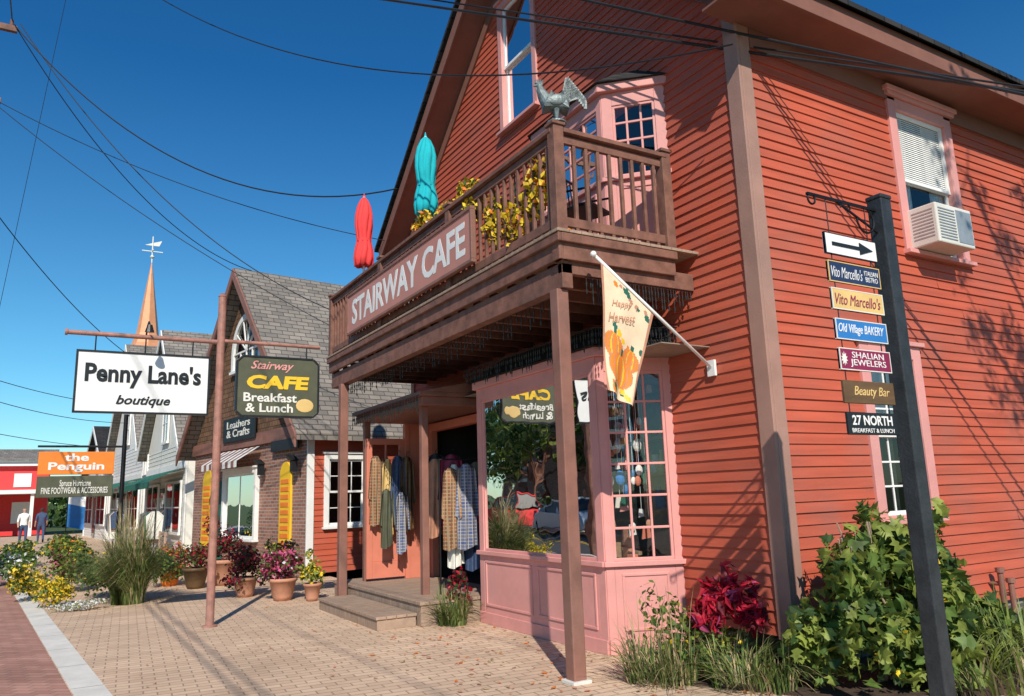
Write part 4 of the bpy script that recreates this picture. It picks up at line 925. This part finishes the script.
pot((3.0,16.8),.22,.5,M['terra'],[LB,LG[2],LR],(.45,.5),1100,[4,2,1],46)
pot((3.72,12.95),.14,.28,M['terra'],[LY,LG[1],LG[0]],(.2,.3),400,[2,3,1],47)

# clothing at the entrance
def garment(loc,hd,w,h,m,nm='hanging_garment'):
    e=empty(nm,loc); x=V(hd).normalized(); n=x.cross(V((0,0,1))); b=MB((V(loc),x,n)); S=16
    def pt(u,v): 
        sh=w*(.42+.1*v) if v>.08 else w*(.15+.27*(v/.08)); return ((u-.5)*2*sh,.05*math.sin(u*math.pi)+.035*math.sin(u*17+v*2)*v,-v*h-.03*math.sin(u*5)*v)
    for i in range(S):
        for j in range(S): b.quad(pt(i/S,j/S),pt((i+1)/S,j/S),pt((i+1)/S,(j+1)/S),pt(i/S,(j+1)/S))
    for sgn in (-1,1): b.ext([(sgn*w*.36,.03,-.03*h),(sgn*w*.46,.03,-.1*h),(sgn*w*.62,.03,-.62*h),(sgn*w*.48,.03,-.64*h)],(0,.03,0))
    b.obj('cloth',e,m,0,True,False); b=MB((V(loc),x,n)); b.tube([(0,0,0),(0,0,.06),(.03,0,.09),(.05,0,.06)],.004,5); b.beam((-w*.35,0,-.04),(0,0,.01),.01,.01); b.beam((w*.35,0,-.04),(0,0,.01),.01,.01); b.obj('hanger',e,M['iron'])
pl1=brickmat('plaid_fabric_blue',(.08,.13,.3),(.2,.22,.3),(.45,.42,.4),.045,.045,.006,'XZ',.9,.1,0); pl2=brickmat('plaid_fabric_rust',(.42,.16,.07),(.2,.11,.07),(.45,.33,.2),.04,.05,.007,'XZ',.9,.1,0)
garment((4.5,12.1,2.3),(1,0,0),.24,1.1,pl2); garment((4.68,12.05,2.25),(1,.2,0),.22,1.25,M['tanb']); garment((4.84,12.0,2.3),(1,-.2,0),.22,1.1,M['denim']); garment((4.98,11.95,2.28),(1,-.2,0),.22,1.2,M['wood']); garment((4.6,11.9,1.75),(1,.1,0),.22,.9,M['olive']); garment((4.86,11.9,1.7),(1,.1,0),.2,.95,pl1)
garment((5.35,11.6,2.3),(1,-.6,0),.36,1.2,M['black']); garment((5.3,10.9,2.25),(1,-.6,0),.36,1.1,M['maroon']); garment((5.15,11.2,2.2),(1,-.6,0),.3,1.2,M['terra']); garment((5.4,10.25,2.1),(.6,-1,0),.4,.95,M['olive']); garment((4.95,9.72,2.05),(1,-.35,0),.28,1.15,pl1); garment((5.12,9.85,1.9),(1,-.3,0),.26,1.3,M['denim']); garment((4.74,9.8,2.0),(1,-.2,0),.24,1.1,pl2); garment((4.85,9.9,2.05),(1,-.2,0),.24,1.4,M['cream']); garment((5.25,9.7,2.05),(1,-.2,0),.24,1.3,M['maroon'])
b=MB(); b.cyl((5.5,9.6,2.1),(5.5,10.5,2.1),.012); b.cyl((4.6,9.86,2.12),(5.5,9.7,2.12),.012); b.cyl((4.6,9.86,0.3),(4.6,9.86,2.12),.014); e=empty('clothes_rail',(5.5,10,2.1)); b.obj('rail',e,M['iron'])

# ---------------------------------------------------------------- across the street (seen in reflections) and street trees
def tree(loc,h,r,mats,sd,n=3500,leaf=.42):
    R=random.Random(sd); e=empty('maple_tree',loc); x,y,z=loc; b=MB(); b.cyl((x,y,z),(x,y,z+h*.4),.3,.2,10); cl=[]
    for i in range(8):
        a=i*.8+R.random(); q=(x+math.cos(a)*r*.6,y+math.sin(a)*r*.6,z+h*R.uniform(.35,.85)); b.cyl((x,y,z+h*R.uniform(.22,.35)),q,.13,.03,7); cl.append((*q,r*R.uniform(.32,.5),r*R.uniform(.32,.5),r*R.uniform(.28,.42)))
    cl.append((x,y,z+h*.85,r*.45,r*.45,r*.4)); b.obj('trunk_and_limbs',e,M['rail']); leaves('crown',e,mats,cl,n,leaf,sd,None,.4,.3)
tree((-14,17,-.15),10,4.5,[LG[0],LG[2],LG[1]],52); tree((-15,30,-.15),11,5,[LG[0],LG[2],LO],53); tree((-15.5,40,-.15),9,4.5,[LG[0],LG[2],LG[1]],54); tree((-16,52,-.15),13,6,[LD[0],LG[2],LG[0]],55)
OP=empty('brick_house_across_street',(-22,38,0)); b=MB(); b.ext([(-19,26,-.15),(-19,50,-.15),(-19,50,5.5),(-19,38,9.5),(-19,26,5.5)],(-10,0,0)); b.obj('walls',OP,M['brick'])
b=MB(); b2=MB()
for i in range(8):
    for z in (1,3.6): b.box(-19,-18.94,27.2+i*2.8,28.4+i*2.8,z,z+1.6); b2.box(-18.94,-18.9,27.1+i*2.8,28.5+i*2.8,z+1.6,z+1.75); b2.box(-18.94,-18.9,27.1+i*2.8,28.5+i*2.8,z-.12,z)
b.obj('windows',OP,M['glassr']); b2.obj('lintels_and_sills',OP,M['cream'])
leaves('hedge',None,[LG[0],LG[2],LD[1]],[(-12.8-.1*i,20+i*2,.6,.7,1.3,.9) for i in range(16)],4000,.18,91)
def car(loc,ang,paint,suv=0):
    e=empty('parked_car',loc); h=V((math.cos(ang),math.sin(ang),0)); n=V((-math.sin(ang),math.cos(ang),0)); T=(V(loc),h,n); up=.25*suv
    b=MB(T); pr=[(-2.2,.35),(-2.25,.65),(-2.15,.88+up*.4),(-1.3,.95+up*.5),(1.0,.96+up*.5),(2.0,.84+up*.3),(2.22,.6),(2.2,.32),(1.75,.3),(1.65,.55),(1.4,.66),(1.15,.55),(1.05,.3),(-1.05,.3),(-1.15,.55),(-1.4,.66),(-1.65,.55),(-1.75,.3)]
    b.ext([(x,-.88,z) for x,z in pr],(0,1.76,0)); b.obj('body',e,paint,.05)
    b=MB(T); lo=[(-1.75-.3*suv,.95+up*.5),(1.05,.96+up*.5)]; hi=[(-1.25-.6*suv,1.42+up),(.35,1.44+up)]
    pts=[(lo[0][0],-.82,lo[0][1]),(lo[1][0],-.82,lo[1][1]),(lo[1][0],.82,lo[1][1]),(lo[0][0],.82,lo[0][1]),(hi[0][0],-.66,hi[0][1]),(hi[1][0],-.66,hi[1][1]),(hi[1][0],.66,hi[1][1]),(hi[0][0],.66,hi[0][1])]
    b.add(pts,[(0,1,5,4),(1,2,6,5),(2,3,7,6),(3,0,4,7),(4,5,6,7)]); b.obj('windows',e,M['black'],.03)
    b=MB(T); b.box(hi[0][0]-.02,hi[1][0]+.05,-.68,.68,hi[0][1],hi[0][1]+.05)
    for sd in (-1,1):
        for (xa,xb) in ((lo[0][0],hi[0][0]),(lo[1][0],hi[1][0]),(-.3,-.3)): b.beam((xa,sd*.83,lo[0][1]),(xb,sd*.67,hi[0][1]+.02),.06,.05)
        b.box(.75,.9,sd*.9-.08,sd*.9+.08,.98+up*.5,1.1+up*.5)
    b.obj('roof_and_pillars',e,paint,.01)
    b=MB(T)
    for x in (-1.4,1.4):
        for y in (-.8,.8): b.cyl((x,y-.11,.32),(x,y+.11,.32),.32,None,20)
    b.obj('tyres',e,M['tyre'],.02); b=MB(T)
    for x in (-1.4,1.4):
        for y in (-.92,.92): b.cyl((x,y-.012,.32),(x,y+.012,.32),.2,None,12)
    b.box(2.17,2.24,-.75,-.45,.6,.74); b.box(2.17,2.24,.45,.75,.6,.74); b.obj('wheels_and_lamps',e,M['galv'])
for (yy,p_,s_) in ((22,M['carb'],1),(28,M['carw'],0),(34,M['fred'],1)): car((kx(yy,-8),yy,-.146),math.radians(94.7),p_,s_)
# street tree beside the lane, right of the viewer: its branches shade the far end of the side wall
e=empty('street_tree',(9.5,-3.0,0)); b=MB(); R=random.Random(77)
b.cyl((9.5,-3.0,-.1),(9.2,-2.6,5.5),.2,.12,10); cl=[]
for i in range(9):
    q=(7.8+R.uniform(-1.1,1.3),-1.9+R.uniform(-1,1),9.2+R.uniform(-1.5,1.3)); b.tube([(9.2,-2.6,5.3),((q[0]+9.2)/2+R.uniform(-.2,.2),(q[1]-2.6)/2,(q[2]+5.8)/2),q],.035,6)
    for k in range(4):
        q2=(q[0]+R.uniform(-.6,.6),q[1]+R.uniform(-.5,.5),q[2]+R.uniform(-.4,.5)); b.cyl(q,q2,.016,.006,5); cl.append((*q2,.3,.3,.22))
b.obj('trunk_and_limbs',e,M['rail']); leaves('crown',e,[LG[0],LY,LO],cl,1500,.13,78,None,.4,.1)

# ---------------------------------------------------------------- light
el=math.radians(38); dx,dy=.41,.912
sun=bpy.data.lights.new('sun','SUN'); sun.energy=5.0; sun.angle=math.radians(.5); sun.color=(1,.93,.82)
so=bpy.data.objects.new('sun',sun); COL.objects.link(so)
so.rotation_euler=V((dx*math.cos(el),dy*math.cos(el),-math.sin(el))).to_track_quat('-Z','Y').to_euler()
w=bpy.data.worlds.new('World'); scene.world=w; w.use_nodes=True; N=w.node_tree.nodes; L=w.node_tree.links
sky=N.new('ShaderNodeTexSky'); sky.sky_type='NISHITA'; sky.sun_disc=False; sky.sun_elevation=el; sky.sun_rotation=math.atan2(-dx,-dy); sky.air_density=1; sky.dust_density=.2; sky.ozone_density=3
tc=N.new('ShaderNodeTexCoord'); sp=N.new('ShaderNodeSeparateXYZ'); L.new(tc.outputs['Generated'],sp.inputs[0])
rp_=N.new('ShaderNodeValToRGB'); rp_.color_ramp.elements[0].position=0; rp_.color_ramp.elements[0].color=(.75,1.0,1.0,1); rp_.color_ramp.elements[1].position=.5; rp_.color_ramp.elements[1].color=(.12,.56,.88,1)
q_=rp_.color_ramp.elements.new(.16); q_.color=(.42,.88,1.0,1)
L.new(sp.outputs['Z'],rp_.inputs['Fac'])
mx=N.new('ShaderNodeMixRGB'); mx.blend_type='MULTIPLY'; mx.inputs['Fac'].default_value=1; L.new(sky.outputs[0],mx.inputs['Color1']); L.new(rp_.outputs[0],mx.inputs['Color2'])
bg=N['Background']; bg.inputs['Strength'].default_value=.13; L.new(mx.outputs[0],bg.inputs['Color'])
# ---------------------------------------------------------------- camera
th=math.radians(10.9); ps=math.radians(30.7); ro=math.radians(1.9); c_,s_=math.cos,math.sin
F=V((s_(ps)*c_(th),c_(ps)*c_(th),s_(th))); R0=V((c_(ps),-s_(ps),0)); U0=R0.cross(F)
Rv=R0*c_(ro)-U0*s_(ro); Uv=R0*s_(ro)+U0*c_(ro)
cam=bpy.data.cameras.new('camera'); cam.lens=26.79; cam.sensor_width=36; cam.clip_end=3000; cam.clip_start=.05
co=bpy.data.objects.new('camera',cam); COL.objects.link(co)
m=Matrix((Rv,Uv,-F)).transposed().to_4x4(); m.translation=V((0,0,1.6)); co.matrix_world=m
scene.camera=co
